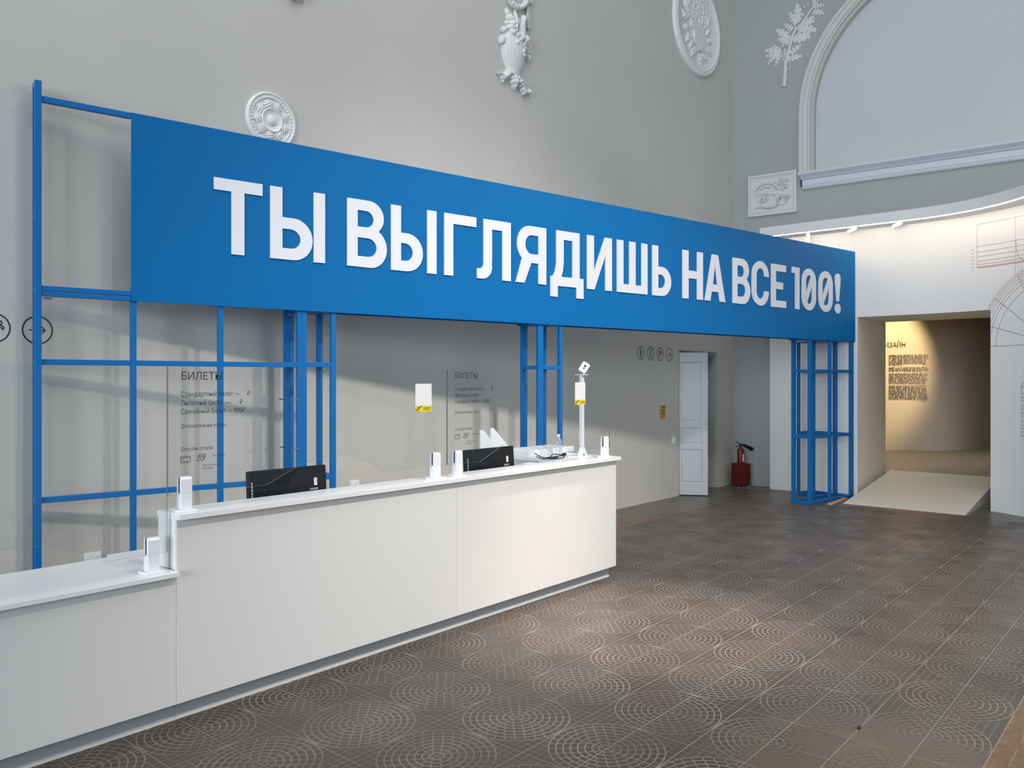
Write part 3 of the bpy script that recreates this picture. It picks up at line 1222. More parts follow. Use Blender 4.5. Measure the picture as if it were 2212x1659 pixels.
def cut(xc, zb, hw=0.4445, hp=0.134):
    return [(xc - hw, zb), (xc - hw * 0.48, zb + hp * 0.74), (xc - hw * 0.28, zb + hp * 0.90), (xc - hw * 0.08, zb + hp * 0.98), (xc + hw * 0.12, zb + hp), (xc + hw * 0.34, zb + hp * 0.93), (xc + hw * 0.52, zb + hp * 0.79), (xc + hw * 0.72, zb + hp * 0.52), (xc + hw * 0.88, zb + hp * 0.24), (xc + hw, zb)]


def pane(name, x0, x1, zb, zt, cuts, label, x_org):
    lp = [(x0, zt), (x0, zb)]
    for c in cuts:
        lp += cut(c, zb)
    lp += [(x1, zb), (x1, zt)]
    lp = [(p[0] - x_org, p[1] - zb) for p in lp]
    e = empty(name, (x_org, 0, zb))
    MB().prism([lp], XZ, YG0, YG1, 0, 1).build('pane', [M['glass'], M['glassedge']], e)
    tag(e, label, 'glass screen', 'glass screens on the counter')
    e.location = (x_org, 0, zb)
    return e


pane1 = pane('glass_screen', -0.55, 2.074, 0.894, 1.872, (0.42 - 0.0, 1.30), 'clear glass screen on the low counter, leftmost of the row', 0.0)
pane2 = pane('glass_screen', 2.078, 4.145, 1.186, 1.866, (3.112,), 'clear glass screen with the printed price list above the front monitor', 2.078)
pane3 = pane('glass_screen', 4.149, 6.243, 1.182, 1.866, (4.948,), 'clear glass screen with price list at the far right end', 4.149)


def price_list(p, x, zref, second):
    ox, oz = p.location.x, p.location.z
    mb = MB()
    yy = YG0 - 0.0008

    def ln(body, size, xx, z, width=None):
        vs, fs = text_mesh(body, size, xx - ox, z - oz, yy, 0.0006, width)
        MB().add(vs, fs).build('text_line', M['vinyl'], p)
    dz = zref - 1.799
    ln('БИЛЕТЫ', 0.0590, x, 1.799 + dz, 0.236)
    ln('Стандартный билет —', 0.0385, x, 1.708 + dz, 0.345)
    ln('₽', 0.0385, x + 0.393, 1.708 + dz, 0.019)
    ln('Льготный билет —', 0.0385, x, 1.661 + dz, 0.285)
    if not second:
        ln('₽', 0.0385, x + 0.345, 1.661 + dz, 0.019)
    ln('Семейный билет — 900₽', 0.0385, x, 1.615 + dz, 0.378)
    ln('Дополнительные услуги:', 0.0300, x, 1.540 + dz, 0.262)
    ln('Способы оплаты:', 0.0300, x, 1.417 + dz, 0.187)
    ln('Карта Тройка', 0.0150, x + 0.180, 1.380 + dz, 0.076)
    ln('Карта москвича', 0.0150, x + 0.124, 1.328 + dz, 0.098)
    ln('Москвёнок', 0.0150, x + 0.124, 1.311 + dz, 0.064)
    # bank card and banknotes pictograms
    f = lambda a, b, d: (a + x - ox, d, b + dz - oz)
    z0 = 1.356
    mb.ribbon([(0.003, z0), (0.049, z0), (0.053, z0 + .004), (0.053, z0 + .029), (0.049, z0 + .033), (0.003, z0 + .033), (0, z0 + .029), (0, z0 + .004)], 0.0028, f, yy, yy + 0.0005, True)
    mb.ribbon([(0.0, z0 + .026), (0.053, z0 + .026)], 0.0026, f, yy, yy + 0.0005)
    for k in range(4):
        mb.ribbon([(0.010 + k * .0095, z0 + .007), (0.016 + k * .0095, z0 + .007)], 0.0028, f, yy, yy + 0.0005)
    mb.ribbon([(0.007, z0 + .016), (0.013, z0 + .016)], 0.004, f, yy, yy + 0.0005)
    mb.build('card_icon', M['vinyl'], p)
    mb = MB()
    zz = z0 + 0.004
    mb.ribbon([(0.092, zz), (0.126, zz), (0.130, zz + .019), (0.096, zz + .019)], 0.0028, f, yy, yy + 0.0005, True)
    mb.ribbon([(0.097, zz + .019), (0.101, zz + .026), (0.137, zz + .026), (0.131, zz + .004)], 0.0026, f, yy, yy + 0.0005)
    mb.ribbon([(0.102, zz + .026), (0.106, zz + .033), (0.143, zz + .033), (0.137, zz + .012)], 0.0026, f, yy, yy + 0.0005)
    mb.ribbon([(0.110, zz + .005), (0.112, zz + .014)], 0.004, f, yy, yy + 0.0005)
    mb.build('banknote_icon', M['vinyl'], p)


price_list(pane2, 2.147, 1.7985, False)
price_list(pane3, 4.222, 1.8085, True)


def sticker(x0, x1, z0, z1, label):
    e = empty('ticket_sticker', ((x0 + x1) / 2, YG0 - 0.0002, z0))
    tag(e, label, 'sticker', 'white and yellow cards stuck on the glass')
    hw, h = (x1 - x0) / 2, z1 - z0
    r = 0.008
    hy = h * 0.22
    lp = [(-hw, hy), (hw, hy)] + arc(hw - r, h - r, r, r, 0, 90, 5) + arc(-hw + r, h - r, r, r, 90, 180, 5)
    MB().prism([lp], XZ, -0.0012, -0.0001).build('card', M['card'], e)
    lp = [(-hw, hy - .0004)] + arc(-hw + r, r, r, r, 180, 270, 5) + arc(hw - r, r, r, r, 270, 360, 5) + [(hw, hy - .0004)]
    b = MB().prism([lp], XZ, -0.0012, -0.0001).build('yellow_footer', M['yellow'], e)
    mk = MB()
    a = -hw
    mk.ribbon([(a + .001, .010), (a + .066, .043)], 0.0050, XZ, -0.0018, -0.0013)
    mk.ribbon([(a + .014, .001), (a + .022, .036)], 0.0036, XZ, -0.0018, -0.0013)
    mk.ribbon([(a + .031, .001), (a + .034, .036)], 0.0036, XZ, -0.0018, -0.0013)
    mk.ribbon([(a + .021, .035), (a + .035, .035)], 0.0036, XZ, -0.0018, -0.0013)
    for (u0, u1, zz, th) in ((.074, .144, .026, .0075), (.074, .144, .0125, .0045)):
        k = a + u0
        while k < a + u1 - 0.004:
            mk.ribbon([(k, zz), (k + 0.0058, zz)], th * random.uniform(.75, 1.0), XZ, -0.0018, -0.0013)
            k += 0.0078
    mk.build('logo', M['vinyl'], b)


sticker(3.836, 3.990, 1.574, 1.770, 'white card with yellow footer on the middle glass screen')
sticker(5.704, 5.856, 1.579, 1.775, 'white card with yellow footer in front of the camera pole')


# ---- monitors
def monitor(x0, x1, y, zt, label, rz, tilt):
    e = empty('monitor', ((x0 + x1) / 2, y, 0.755), rz)
    tag(e, label, 'monitor', 'black monitors seen from behind')
    hw, h = (x1 - x0) / 2, zt - 0.755
    T = Matrix.Translation((0, 0, 0.09)) @ Matrix.Rotation(radians(tilt), 4, 'X')
    hs = h - 0.09
    s = MB()
    lp = [(-hw, 0)] + [(hw, 0)] + arc(hw - .012, hs - .012, .012, .012, 0, 90, 4) + arc(-hw + .012, hs - .012, .012, .012, 90, 180, 4)
    s.prism([lp], lambda a, b, d: tuple(T @ Vector((a, d, b))), 0.0, 0.03)
    hsg = s.build('housing', M['black'], e, bevel=0.002)
    b = MB()
    b.prism([[(-hw * .98, .012), (hw * .98, .012), (hw * .96, hs * .40), (-hw * .96, hs * .40)]], lambda a, c, d: tuple(T @ Vector((a, d, c))), -0.02, 0.0)
    b.build('rear_bulge', M['black'], e, bevel=0.004)
    g2 = MB()
    g2.prism([[(-hw * .97, hs * .44), (-hw * .30, hs * .44), (hw * .22, hs * .97), (-hw * .97, hs * .97)]], lambda a, c, d: tuple(T @ Vector((a, d, c))), -0.0012, 0.0)
    g2.build('rear_gloss', M['blackgloss'], e)
    mk = MB()
    mk.prism([[(hw * .66, hs * .66), (hw * .745, hs * .66), (hw * .745, hs * .79), (hw * .66, hs * .79)]], lambda a, c, d: tuple(T @ Vector((a, d, c))), -0.0015, -0.0003)
    mk.build('label_square', M['card'], hsg)
    mk = MB()
    for k in range(7):
        a = hw * .55 + k * hw * .032
        mk.prism([[(a, hs * .585), (a + hw * .025, hs * .585), (a + hw * .025, hs * .62), (a, hs * .62)]], lambda a_, c, d: tuple(T @ Vector((a_, d, c))), -0.0015, -0.0003)
    mk.build('marking', M['greymark'], hsg)
    mk = MB()
    for k in range(6):
        c0 = hs * (.50 + k * .055)
        mk.prism([[(-hw * .945, c0), (-hw * .905, c0), (-hw * .905, c0 + hs * .043), (-hw * .945, c0 + hs * .043)]], lambda a_, c, d: tuple(T @ Vector((a_, d, c))), -0.0024, -0.0014)
    mk.build('marking', M['greymark'], hsg)
    sc = MB()
    sc.prism([[(-hw + .01, .02), (hw - .01, .02), (hw - .01, hs - .01), (-hw + .01, hs - .01)]], lambda a, c, d: tuple(T @ Vector((a, d, c))), 0.0302, 0.0312)
    sc.build('screen', M['blackgloss'], e)
    MB().box(-0.03, 0.03, -0.01, 0.02, 0.012, 0.2).build('stand', M['black'], e)
    MB().box(-0.13, 0.13, -0.09, 0.1, 0.0, 0.012).build('stand_base', M['black'], e, bevel=0.003)
    return e


monitor(2.775, 3.352, 4.49, 1.228, 'black monitor behind the front glass screen, nearer the step', radians(-1), -4)
monitor(4.715, 5.312, 4.49, 1.233, 'black monitor behind the far glass screen beside the cables', radians(0), -4)

# ---- things on the ledge return and desk
# white carton / tray
o = MB().box(-0.35, 0.35, -0.16, 0.16, 0, 0.055).build('flat_white_box', M['white'], bevel=0.006)
o.location = (6.07, 4.84, ZW)
tag(o, 'flat white box lying behind the cables near the bottle', 'box')
# document stand with two sloping fins
e = empty('document_stand', (5.53, 4.62, 0.755))
tag(e, 'white stand with two sloping triangular fins behind the far monitor', 'stand')
MB().box(-0.37, 0.16, 0.12, 0.34, 0.0, 0.02).build('base', M['white'], e, bevel=0.003)
MB().box(-0.37, 0.16, 0.31, 0.33, 0.02, 0.40).build('back_board', M['white'], e, bevel=0.003)
for (x0, yy) in ((-0.355, 0.15), (-0.075, 0.28)):
    lp = [(x0, 0.02), (x0 + 0.24, 0.02), (x0 + 0.24, 0.43), (x0 + 0.035, 0.605), (x0, 0.605)]
    MB().prism([lp], XZ, yy, yy + 0.018).build('fin', M['white'], e, bevel=0.003)
# bottle
e = empty('water_bottle', (6.035, 4.58, ZW))
tag(e, 'clear plastic water bottle with white cap on the ledge', 'bottle')
prof = [(0.030, 0.0), (0.034, 0.006), (0.0335, 0.03), (0.032, 0.036), (0.0335, 0.042), (0.0335, 0.07), (0.032, 0.076), (0.0335, 0.082), (0.0335, 0.115), (0.032, 0.128), (0.024, 0.152), (0.0135, 0.165), (0.0125, 0.172)]
MB().lathe(prof, lambda x, y, h_: (x, y, h_), 20).build('body', M['water'], e, smooth=True)
MB().lathe([(0.0155, 0.173), (0.0155, 0.176), (0.014, 0.178), (0.014, 0.192), (0.0125, 0.194)], lambda x, y, h_: (x, y, h_), 16).build('cap', M['white'], e, smooth=True)
# camera on a pole
e = empty('camera_stand', (6.078, 4.345, ZW))
tag(e, 'white pole stand on a flared foot carrying a small camera', 'stand')
for (pts_) in ([(-0.062, 0.0), (0.062, 0.0), (0.018, 0.098), (-0.018, 0.098)],):
    MB().prism([pts_], lambda a, b, d: (a, d, b), -0.004, 0.004).build('foot', M['whitemetal'], e)
    MB().prism([pts_], lambda a, b, d: (d, a, b), 0.0042, 0.010).build('foot', M['whitemetal'], e)
MB().box(-0.07, 0.07, -0.07, 0.07, 0.0, 0.004).build('foot_plate', M['whitemetal'], e)
MB().box(-0.0165, 0.0165, -0.0165, 0.0165, 0.098, 0.745).build('pole', M['whitemetal'], e, bevel=0.002)
MB().box(-0.055, 0.055, -0.04, 0.04, 0.745, 0.751).build('top_plate', M['whitemetal'], e, bevel=0.001)
MB().tube([(0.03, 0, 0.751), (0.032, 0, 0.79)], 0.006, 8).build('bracket', M['white'], e)
MB().tube([(-0.004, -0.02, 0.018), (-0.004, -0.030, 0.018)], 0.006, 8).build('screw', M['black'], e)
e2 = empty('security_camera', (6.075, 4.335, ZW + 0.792), radians(-46))
tag(e2, 'small white box camera with two black lenses atop the pole', 'camera')
T = Matrix.Rotation(radians(33), 4, 'Y') @ Matrix.Rotation(radians(-6), 4, 'X')
lp = arc(.024, .040, .012, .012, 0, 90, 4) + arc(-.024, .040, .012, .012, 90, 180, 4) + arc(-.024, -.030, .012, .012, 180, 270, 4) + arc(.024, -.030, .012, .012, 270, 360, 4)
bd = MB().prism([lp], lambda a, b, d: tuple(T @ Vector((a, d, b + 0.022))), -0.02, 0.02).build('body', M['white'], e2, bevel=0.002)
for (zz, r) in ((0.040, 0.0105), (0.016, 0.0075)):
    MB().lathe([(r, 0), (r, 0.002)], lambda x, y, h_, zz=zz: tuple(T @ Vector((x, -0.0205 - h_, y + zz))), 14).build('lens', M['black'], bd)
# cables
def cable(pts, r=0.0042):
    # Catmull-Rom
    P = [Vector(p) for p in pts]
    P = [P[0] * 2 - P[1]] + P + [P[-1] * 2 - P[-2]]
    out = []
    for i in range(1, len(P) - 2):
        for k in range(6):
            t = k / 6
            a, b, c, d = P[i - 1], P[i], P[i + 1], P[i + 2]
            out.append(0.5 * ((2 * b) + (c - a) * t + (2 * a - 5 * b + 4 * c - d) * t * t + (3 * b - a - 3 * c + d) * t ** 3))
    out.append(P[-2])
    return out


e = empty('cable_bundle', (5.86, 4.42, ZW))
tag(e, 'tangle of black cables with a plug lying on the ledge', 'cable')
MB().tube(cable([(-.30, .06, .055), (-.24, .03, .02), (-.15, .02, .012), (-.05, .05, .03), (.06, .06, .02), (.10, .05, .015)]), .0042, 6).build('cord', M['black'], e, smooth=True)
MB().tube(cable([(-.30, .05, .03), (-.25, .0, .006), (-.16, -.01, .02), (-.04, .03, .012), (.08, .04, .012)]), .0042, 6).build('cord', M['black'], e, smooth=True)
MB().tube(cable([(-.27, .02, .01), (-.16, -.06, .006), (-.06, -.06, .006), (.02, -.02, .010), (.09, .03, .014)]), .0042, 6).build('cord', M['black'], e, smooth=True)
MB().box(-.20, -.06, -.02, -.008, .004, .014).build('cable_tag', M['black'], e)
MB().tube([(.085, .04, .016), (.13, .05, .018)], .016, 10).build('plug', M['black'], e)
o = MB().box(-.06, .06, -.04, .04, 0, .03).build('card_reader', M['white'], bevel=0.005)
o.location = (5.33, 4.40, 0.755)
o.data.transform(Matrix.Translation((0, 0, 0)))
e = empty('card_terminal', (5.42, 4.40, 0.755))
tag(e, 'small white terminal on a black foot behind the ledge', 'terminal')
o.name = 'casing'
o.parent = e
o.location = (-.03, 0, .30)
MB().box(-.05, .16, -.03, .05, 0.0, .30).build('pedestal', M['black'], e)
o = MB()
lp = [(-.10, -.05), (.09, -.06), (.10, .03), (-.09, .05)]
o = o.prism([lp], lambda a, b, d: (a, b, d), 0.0, 0.006).build('paper_sheets', M['card'])
o.location = (6.0, 4.42, ZW)
o = tag(o, 'white paper sheets on the ledge beside the camera pole', 'paper')

# ================================================================== WALL FITTINGS (left wall frame)
def on_wall(name, s, z, label, cat, group=None, y=0.0):
    wl = Matrix.Translation((2.0, WALL_Y0, 0)) @ Matrix.Rotation(WALL_A, 4, 'Z')
    p = wl @ Vector((s, y, z))
    e_ = empty(name, p, WALL_A)
    tag(e_, label, cat, group)
    return e_


def ring_pts(r, n=40):
    return [(r * cos(2 * pi * i / n), r * sin(2 * pi * i / n)) for i in range(n)]


def pictogram(s, z, kind, label, rr=0.1, w=0.0085):
    e_ = on_wall('wall_pictogram', s, z, label, 'pictogram', 'round black outline pictograms on the beige wall', y=-0.0006)
    MB().ribbon(ring_pts(rr - w / 2, 44), w, XZ, -0.0012, 0.0, True).build('ring', M['vinyl'], e_)
    m_ = MB()
    R = lambda pts, cl=False: m_.ribbon(pts, w * .85, XZ, -0.0012, 0.0, cl)
    k = rr / 0.1
    if kind == 'arrow':
        R([(-.056 * k, 0), (.044 * k, 0)])
        R([(.010 * k, .040 * k), (.050 * k, 0), (.010 * k, -.040 * k)])
    elif kind == 'person':
        R([(p[0], p[1] + .052) for p in ring_pts(.016, 16)], True)
        R([(-.018, -.02), (-.02, .018), (-.01, .03), (.01, .03), (.02, .018), (.018, -.02)])
        R([(-.010, .02), (-.012, -.025), (-.008, -.066)])
        R([(.010, .02), (.012, -.025), (.008, -.066)])
    elif kind == 'wheelchair':
        R([(p[0] + .002, p[1] + .05) for p in ring_pts(.016, 16)], True)
        R([(-.005, .03), (-.005, -.012), (.025, -.012), (.04, -.06)])
        R(arc(-.008, -.025, .034, .034, 100, 340, 14))
    else:
        R([(p[0] - .020, p[1] + .048) for p in ring_pts(.015, 16)], True)
        R([(p[0] + .034, p[1] + .036) for p in ring_pts(.012, 14)], True)
        R([(-.038, -.02), (-.038, .012), (-.030, .026), (-.012, .026), (-.002, .01)])
        R([(-.030, .02), (-.030, -.066)])
        R([(-.010, .02), (-.012, -.06)])
        R([(.012, .012)] + arc(.034, -.004, .026, .022, 150, 0, 8))
        R([(.022, .0)] + arc(.036, -.016, .016, .020, 120, 0, 6))
    m_.build('figure', M['vinyl'], e_)
    return e_


pictogram(0.178, 2.146, 'arrow', 'round arrow pictogram on the wall behind the leftmost blue post')
pictogram(-0.090, 2.150, 'family', 'round pictogram with two figures cut by the left picture edge')
pictogram(8.136, 2.181, 'person', 'round standing person pictogram, leftmost of the row beside the door')
pictogram(8.408, 2.179, 'wheelchair', 'round wheelchair pictogram in the row beside the door')
pictogram(8.679, 2.178, 'family', 'round pictogram with adult and child in the row beside the door')
pictogram(8.949, 2.177, 'arrow', 'round arrow pictogram right beside the open white door')
# yellow accessibility plate
e = on_wall('accessibility_sign', 8.753, 1.210, 'yellow wheelchair plate with orange strip on the wall beside the door', 'sign')
MB().box(-.073, .073, -.004, 0, .062, .2).build('yellow_plate', M['yellow2'], e, bevel=0.001)
MB().box(-.073, .073, -.004, 0, 0.0, .060).build('orange_strip', M['orange'], e, bevel=0.001)
m_ = MB()
m_.ribbon([(-.066, .07), (.066, .07), (.066, .193), (-.066, .193)], .007, XZ, -.0048, -.0038, True)
m_.ribbon([(-.005, .17), (-.003, .13), (.02, .125), (.032, .095)], .010, XZ, -.0048, -.0038)
m_.ribbon(arc(-.006, .108, .026, .024, 100, 330, 12), .009, XZ, -.0048, -.0038)
m_.ribbon([(p[0] - .004, p[1] + .178) for p in ring_pts(.006, 10)], .007, XZ, -.0048, -.0038, True)
m_.ribbon([(.005, .168), (.05, .170)], .014, XZ, -.0048, -.0038)
m_.build('pictogram', M['vinyl'], e)


def outlet(s, z, w, h, label, double):
    e_ = on_wall('wall_outlet', s, z, label, 'outlet')
    MB().box(-w / 2, w / 2, -.012, 0, -h / 2, h / 2).build('frame', M['white'], e_, bevel=0.004)
    for k in ((-1, 1) if double else (0,)):
        cx = k * w * .24
        MB().lathe([(min(w, h) * (.30 if double else .34), 0), (min(w, h) * .28, .004)], lambda x, y, h_, cx=cx: (cx + x, -.012 - h_, y), 18).build('socket', M['card'], e_)


outlet(2.956, 0.787, 0.115, 0.085, 'white wall outlet behind the counter next to the blue tower', False)
outlet(0.546, 0.484, 0.125, 0.085, 'white double outlet on the wall above the low counter', True)
e = on_wall('light_switch', 9.079, 0.872, 'white light switch between yellow plate and open door', 'switch')
MB().box(-.055, .055, -.010, 0, -.050, .050).build('frame', M['white'], e, bevel=0.003)
MB().box(-.025, .030, -.015, -.0101, -.036, .036).build('rocker', M['white'], e, bevel=0.002)

# ---- door leaf
dx, dy = 11.475 - 11.245, 5.835 - 6.19
e = empty('door_1', (11.245, 6.190, 0.0), atan2(dy, dx))
struct(e)
LW_ = 0.43
Hd = 2.215
# the leaf faces the camera with its +y... its local -y side faces the camera
MB().box(0, LW_, 0.014, 0.045, 0.018, Hd).build('leaf', M['door'], e, bevel=0.002)
ST = 0.085
for (x0, x1) in ((0.0, 0.022), (LW_ - ST, LW_)):
    MB().box(x0, x1, -0.004, 0.0135, 0.018, Hd).build('stile', M['door'], e, bevel=0.003)
zz_ = [0.018, 0.20, 0.72, 0.80, 1.06, 1.15, 2.07, Hd]
for k in range(0, 8, 2):
    MB().box(0.0222, LW_ - ST - 0.0002, -0.004, 0.0135, zz_[k], zz_[k + 1]).build('rail', M['door'], e, bevel=0.003)
for k in range(1, 7, 2):
    MB().box(0.045, LW_ - ST - 0.024, 0.004, 0.0135, zz_[k] + 0.024, zz_[k + 1] - 0.024).build('panel', M['door'], e, bevel=0.004)
for z in (1.10, 1.02, 1.95, 2.03):
    MB().box(LW_ - 0.028, LW_ - 0.014, -0.008, -0.0042, z, z + 0.045).build('lock_plate', M['metal'], e)
for z in (0.45, 1.7):
    MB().tube([(LW_ + 0.004, 0.02, z), (LW_ + 0.004, 0.02, z + 0.09)], 0.007, 8).build('hinge', M['metal'], e)

# ---- fire extinguisher on its red stand
bx = empty('extinguisher_stand', (12.90, 5.95, 0), radians(-28))
bx.scale = (0.80, 0.80, 0.78)
tag(bx, 'dark red box stand on thin legs in the corner', 'stand')
MB().box(-.15, .15, -.12, .12, .035, .50).build('box', M['redbox'], bx, bevel=0.004)
MB().box(.151, .152, -.10, .08, .045, .24).build('recess', M['reddark'], bx)
for (x, y) in ((-.14, -.11), (.14, -.11), (-.14, .11), (.14, .11)):
    MB().tube([(x, y, 0), (x, y, .036)], .008, 8).build('leg', M['metal'], bx)
ex = empty('fire_extinguisher', (12.90, 5.95, .39), radians(-28))
ex.scale = (0.80, 0.80, 0.80)
tag(ex, 'red fire extinguisher with black horn standing on the red box', 'extinguisher')
cyl = MB().lathe([(0.0, 0), (.068, .0), (.070, .01), (.070, .27), (.06, .30), (.03, .325), (.022, .33), (.022, .36)], lambda x, y, h_: (x, y, h_), 24).build('cylinder', M['red'], ex, smooth=True)
lb = MB()
vs, fs = [], []
for k in range(9):
    a = radians(-95 + k * 11)
    for z in (.04, .19):
        vs.append((.0712 * cos(a), .0712 * sin(a), z))
for k in range(8):
    fs.append((2 * k, 2 * k + 2, 2 * k + 3, 2 * k + 1))
lb.add(vs, fs)
lb.build('label', M['card'], cyl)
MB().box(-.02, .02, -.02, .02, .36, .40).build('valve', M['black'], ex, bevel=.003)
MB().tube([(-.0, 0, .40), (-.13, -.01, .455)], .009, 8).build('lever', M['black'], ex)
MB().tube([(-.0, 0, .385), (-.14, -.01, .345)], .008, 8).build('handle', M['black'], ex)
MB().tube([(.01, 0, .385), (.06, -.01, .385)], .012, 8).build('hose', M['black'], ex)
MB().tube([(.055, -.01, .39), (.10, -.015, .365), (.27, -.03, .29)], .03, 12, taper=[.8, 1.0, 1.5]).build('horn', M['black'], ex)

# ---- little scrap on the floor
o = MB().box(-.014, .014, -.006, .006, 0, .012).build('black_scrap', M['black'], bevel=.002)
o.location = (4.349, 1.358, 0.0005)
o.rotation_euler = (0, 0, radians(8))
tag(o, 'tiny black clip lying on the floor tiles', 'scrap')

# ================================================================== COVE SPOTLIGHTS
for (y, rot, lab) in ((4.72, 0, 'small white cylinder spotlight under the cove just above the sign'),
                      (4.02, 62, 'small tilted white spotlight under the cove, middle of three'),
                      (3.38, 66, 'small tilted white spotlight under the cove, rightmost of three')):
    e = empty('cove_spotlight', (12.66, y, 4.09))
    tag(e, lab, 'spotlight', 'white spotlights under the cove')
    T = Matrix.Translation((0, 0, -0.02)) @ Matrix.Rotation(radians(rot), 4, 'X')
    MB().tube([(0, 0, 0), (0, 0, -0.02)], .012, 10).build('stem', M['whitemetal'], e)
    MB().lathe([(.0, 0), (.028, 0), (.030, -.004), (.030, -.135), (.024, -.137), (.024, -.12), (0, -.12)], lambda x, y_, h_, T=T: tuple(T @ Vector((x, y_, h_ + (0.03 if rot else 0)))), 18).build('can', M['whitemetal'], e, smooth=True)

# ================================================================== WRITING ON THE PARTITION AND IN THE PASSAGE
def bend(vs, t0):
    """writing laid out in x (metres to the right) and z, put on the curved partition at arc position t0"""
    out = []
    for (x, y, z) in vs:
        p = part_pt(t0 + x, 0.0006 - y)
        out.append((p[0], p[1], z))
    return out


LINES = ['Под са', 'оформ', 'сосо,', 'Но са', 'прежд', '«укра', None, 'То ест', 'устро', 'ний ва', 'Функц', None, 'Поэто', 'вали «', 'как но', 'тоже в', 'и иску']
mb = MB()
z = 1.737
TT = PR * math.asin((PYS - 1.925) / PR)
for ln_ in LINES:
    if ln_ is None:
        z -= 0.022
        continue
    vs, fs = text_mesh(ln_, 0.056, 0, z, 0, 0.0008, None, xs=0.86)
    mb.add(bend(vs, TT), fs)
    z -= 0.0462
o = mb.build('wall_text', M['vinylgrey'])
tag(o, 'column of small black lettering on the curved white partition', 'lettering')

# thin red construction drawing on the partition
mb = MB()
mbd = MB()


def pline(pts, w, m_, closed=False):
    dens = []
    for i in range(len(pts) - (0 if closed else 1)):
        a, b = Vector(pts[i]), Vector(pts[(i + 1) % len(pts)])
        n_ = max(1, int((b - a).length / 0.12))
        for k in range(n_):
            dens.append(tuple(a + (b - a) * k / n_))
    if not closed:
        dens.append(tuple(pts[-1]))
    m_.ribbon(dens, w, lambda a, b, d: (*part_pt(a, d), b), 0.0006, 0.0014, closed)


x0, x1 = 0.805, 1.365
xe_ = 2.05
zt_, zb_ = 3.949, 3.345
LWD = 0.006
pline([(x0, zb_), (x0, zt_), (xe_, zt_)], LWD * .8, mb)
pline([(x1, zt_), (x1, zb_ - 0.16)], LWD * .8, mb)
for zz in (3.642, 3.565, 3.501, 3.437, 3.392, 3.359):
    pline([(x0 - (0.02 if zz > 3.6 else 0), zz), (xe_, zz)], LWD * .9, mb)
pline([(x0, zb_), (xe_, zb_)], LWD * 1.5, mb)
# concentric arcs of the profile drawing
c_x, c_z, Rr = 1.883, 2.253, 1.063
for k, fr_ in enumerate((1.0, 0.98, 0.955, 0.925, 0.885, 0.845, 0.76)):
    R_ = Rr * fr_
    pts_ = [(c_x + R_ * cos(radians(a)), c_z + R_ * sin(radians(a))) for a in range(180, 40, -3)]
    pts_ = [p for p in pts_ if p[0] > T_O2 + 0.004 or p[1] > OPH + 0.004]
    pline(pts_, LWD * .9, mb if k < 4 else mbd)
for a in (0, 17, 38, 62):
    p1 = (c_x + Rr * cos(radians(180 - a)), c_z + Rr * sin(radians(180 - a)))
    if p1[0] < T_O2 + 0.004 and p1[1] < OPH:
        f_ = (T_O2 + 0.004 - p1[0]) / (c_x - p1[0])
        p1 = (p1[0] + (c_x - p1[0]) * f_, p1[1] + (c_z - p1[1]) * f_)
    pline([p1, (c_x, c_z)], LWD, mbd)
for k in range(4):
    xx = x1 + k * 0.045
    zz = zb_
    while zz > zb_ - 0.26:
        pline([(xx, zz), (xx, zz - 0.02)], LWD * .9, mbd)
        zz -= 0.036
pline([(x1, zb_ + 0.32), (x1 + 0.02, zb_ + 0.16), (x1 + 0.06, zb_ + 0.06), (x1 + 0.13, zb_ + 0.01)], LWD, mb)
for k in range(7):
    pline([(x0 - 0.075, zb_ - 0.03 + k * 0.048), (x0 - 0.045, zb_ - 0.03 + k * 0.048)], LWD * 1.2, mb)
dr = empty('wall_drawing', (12.6, 2.3, 1.5))
tag(dr, 'thin red line construction drawing printed on the curved white partition', 'drawing')
for (m_, mt, nm) in ((mb, 'redline', 'red_lines'), (mbd, 'brownline', 'brown_lines')):
    o = m_.build(nm, M[mt], dr)
    o.matrix_parent_inverse = Matrix.Translation((-12.6, -2.3, -1.5))

# illegible column of words farther right on the partition (seen mirrored in the glass)
# heading and text columns inside the exhibition room
A_ = Vector((18.43, 5.21, 0))
B_ = Vector((18.68, 4.74, 0))
dirv = (B_ - A_).normalized()
nrm = Vector((dirv.y, -dirv.x, 0))
e = empty('exhibition_text', (A_ + nrm * 0.004), atan2(dirv.y, dirv.x))
tag(e, 'dark heading and text columns on the warm lit wall inside the passage', 'lettering')
vs, fs = text_mesh('ДИЗАЙН', 0.150, -0.12, 2.485, -0.02, 0.001, 0.50)
MB().add(vs, fs).build('heading', M['vinyl'], e)
random.seed(3)


def words(x0, x1, ztop, nlines, breaks, m_):
    z_ = ztop
    for k in range(nlines):
        if k in breaks:
            z_ -= 0.028
        x_ = x0
        end = x1 - random.uniform(0, 0.09) if (k + 1) not in breaks else x0 + (x1 - x0) * random.uniform(.3, .95)
        while x_ < end:
            n_ = random.randint(2, 10)
            for c in range(n_):
                if x_ > end:
                    break
                hh = random.choice((0.022, 0.022, 0.030))
                m_.box(x_, x_ + 0.0105, -0.021, -0.020, z_, z_ + hh)
                x_ += 0.0155
            x_ += 0.016
        z_ -= 0.0335


m_ = MB()
words(0.06, 0.84, 2.30, 26, (7, 10, 17), m_)
words(-0.85, -0.10, 2.30, 26, (3, 9, 16, 21), m_)
m_.build('text_column', M['vinylgrey'], e)

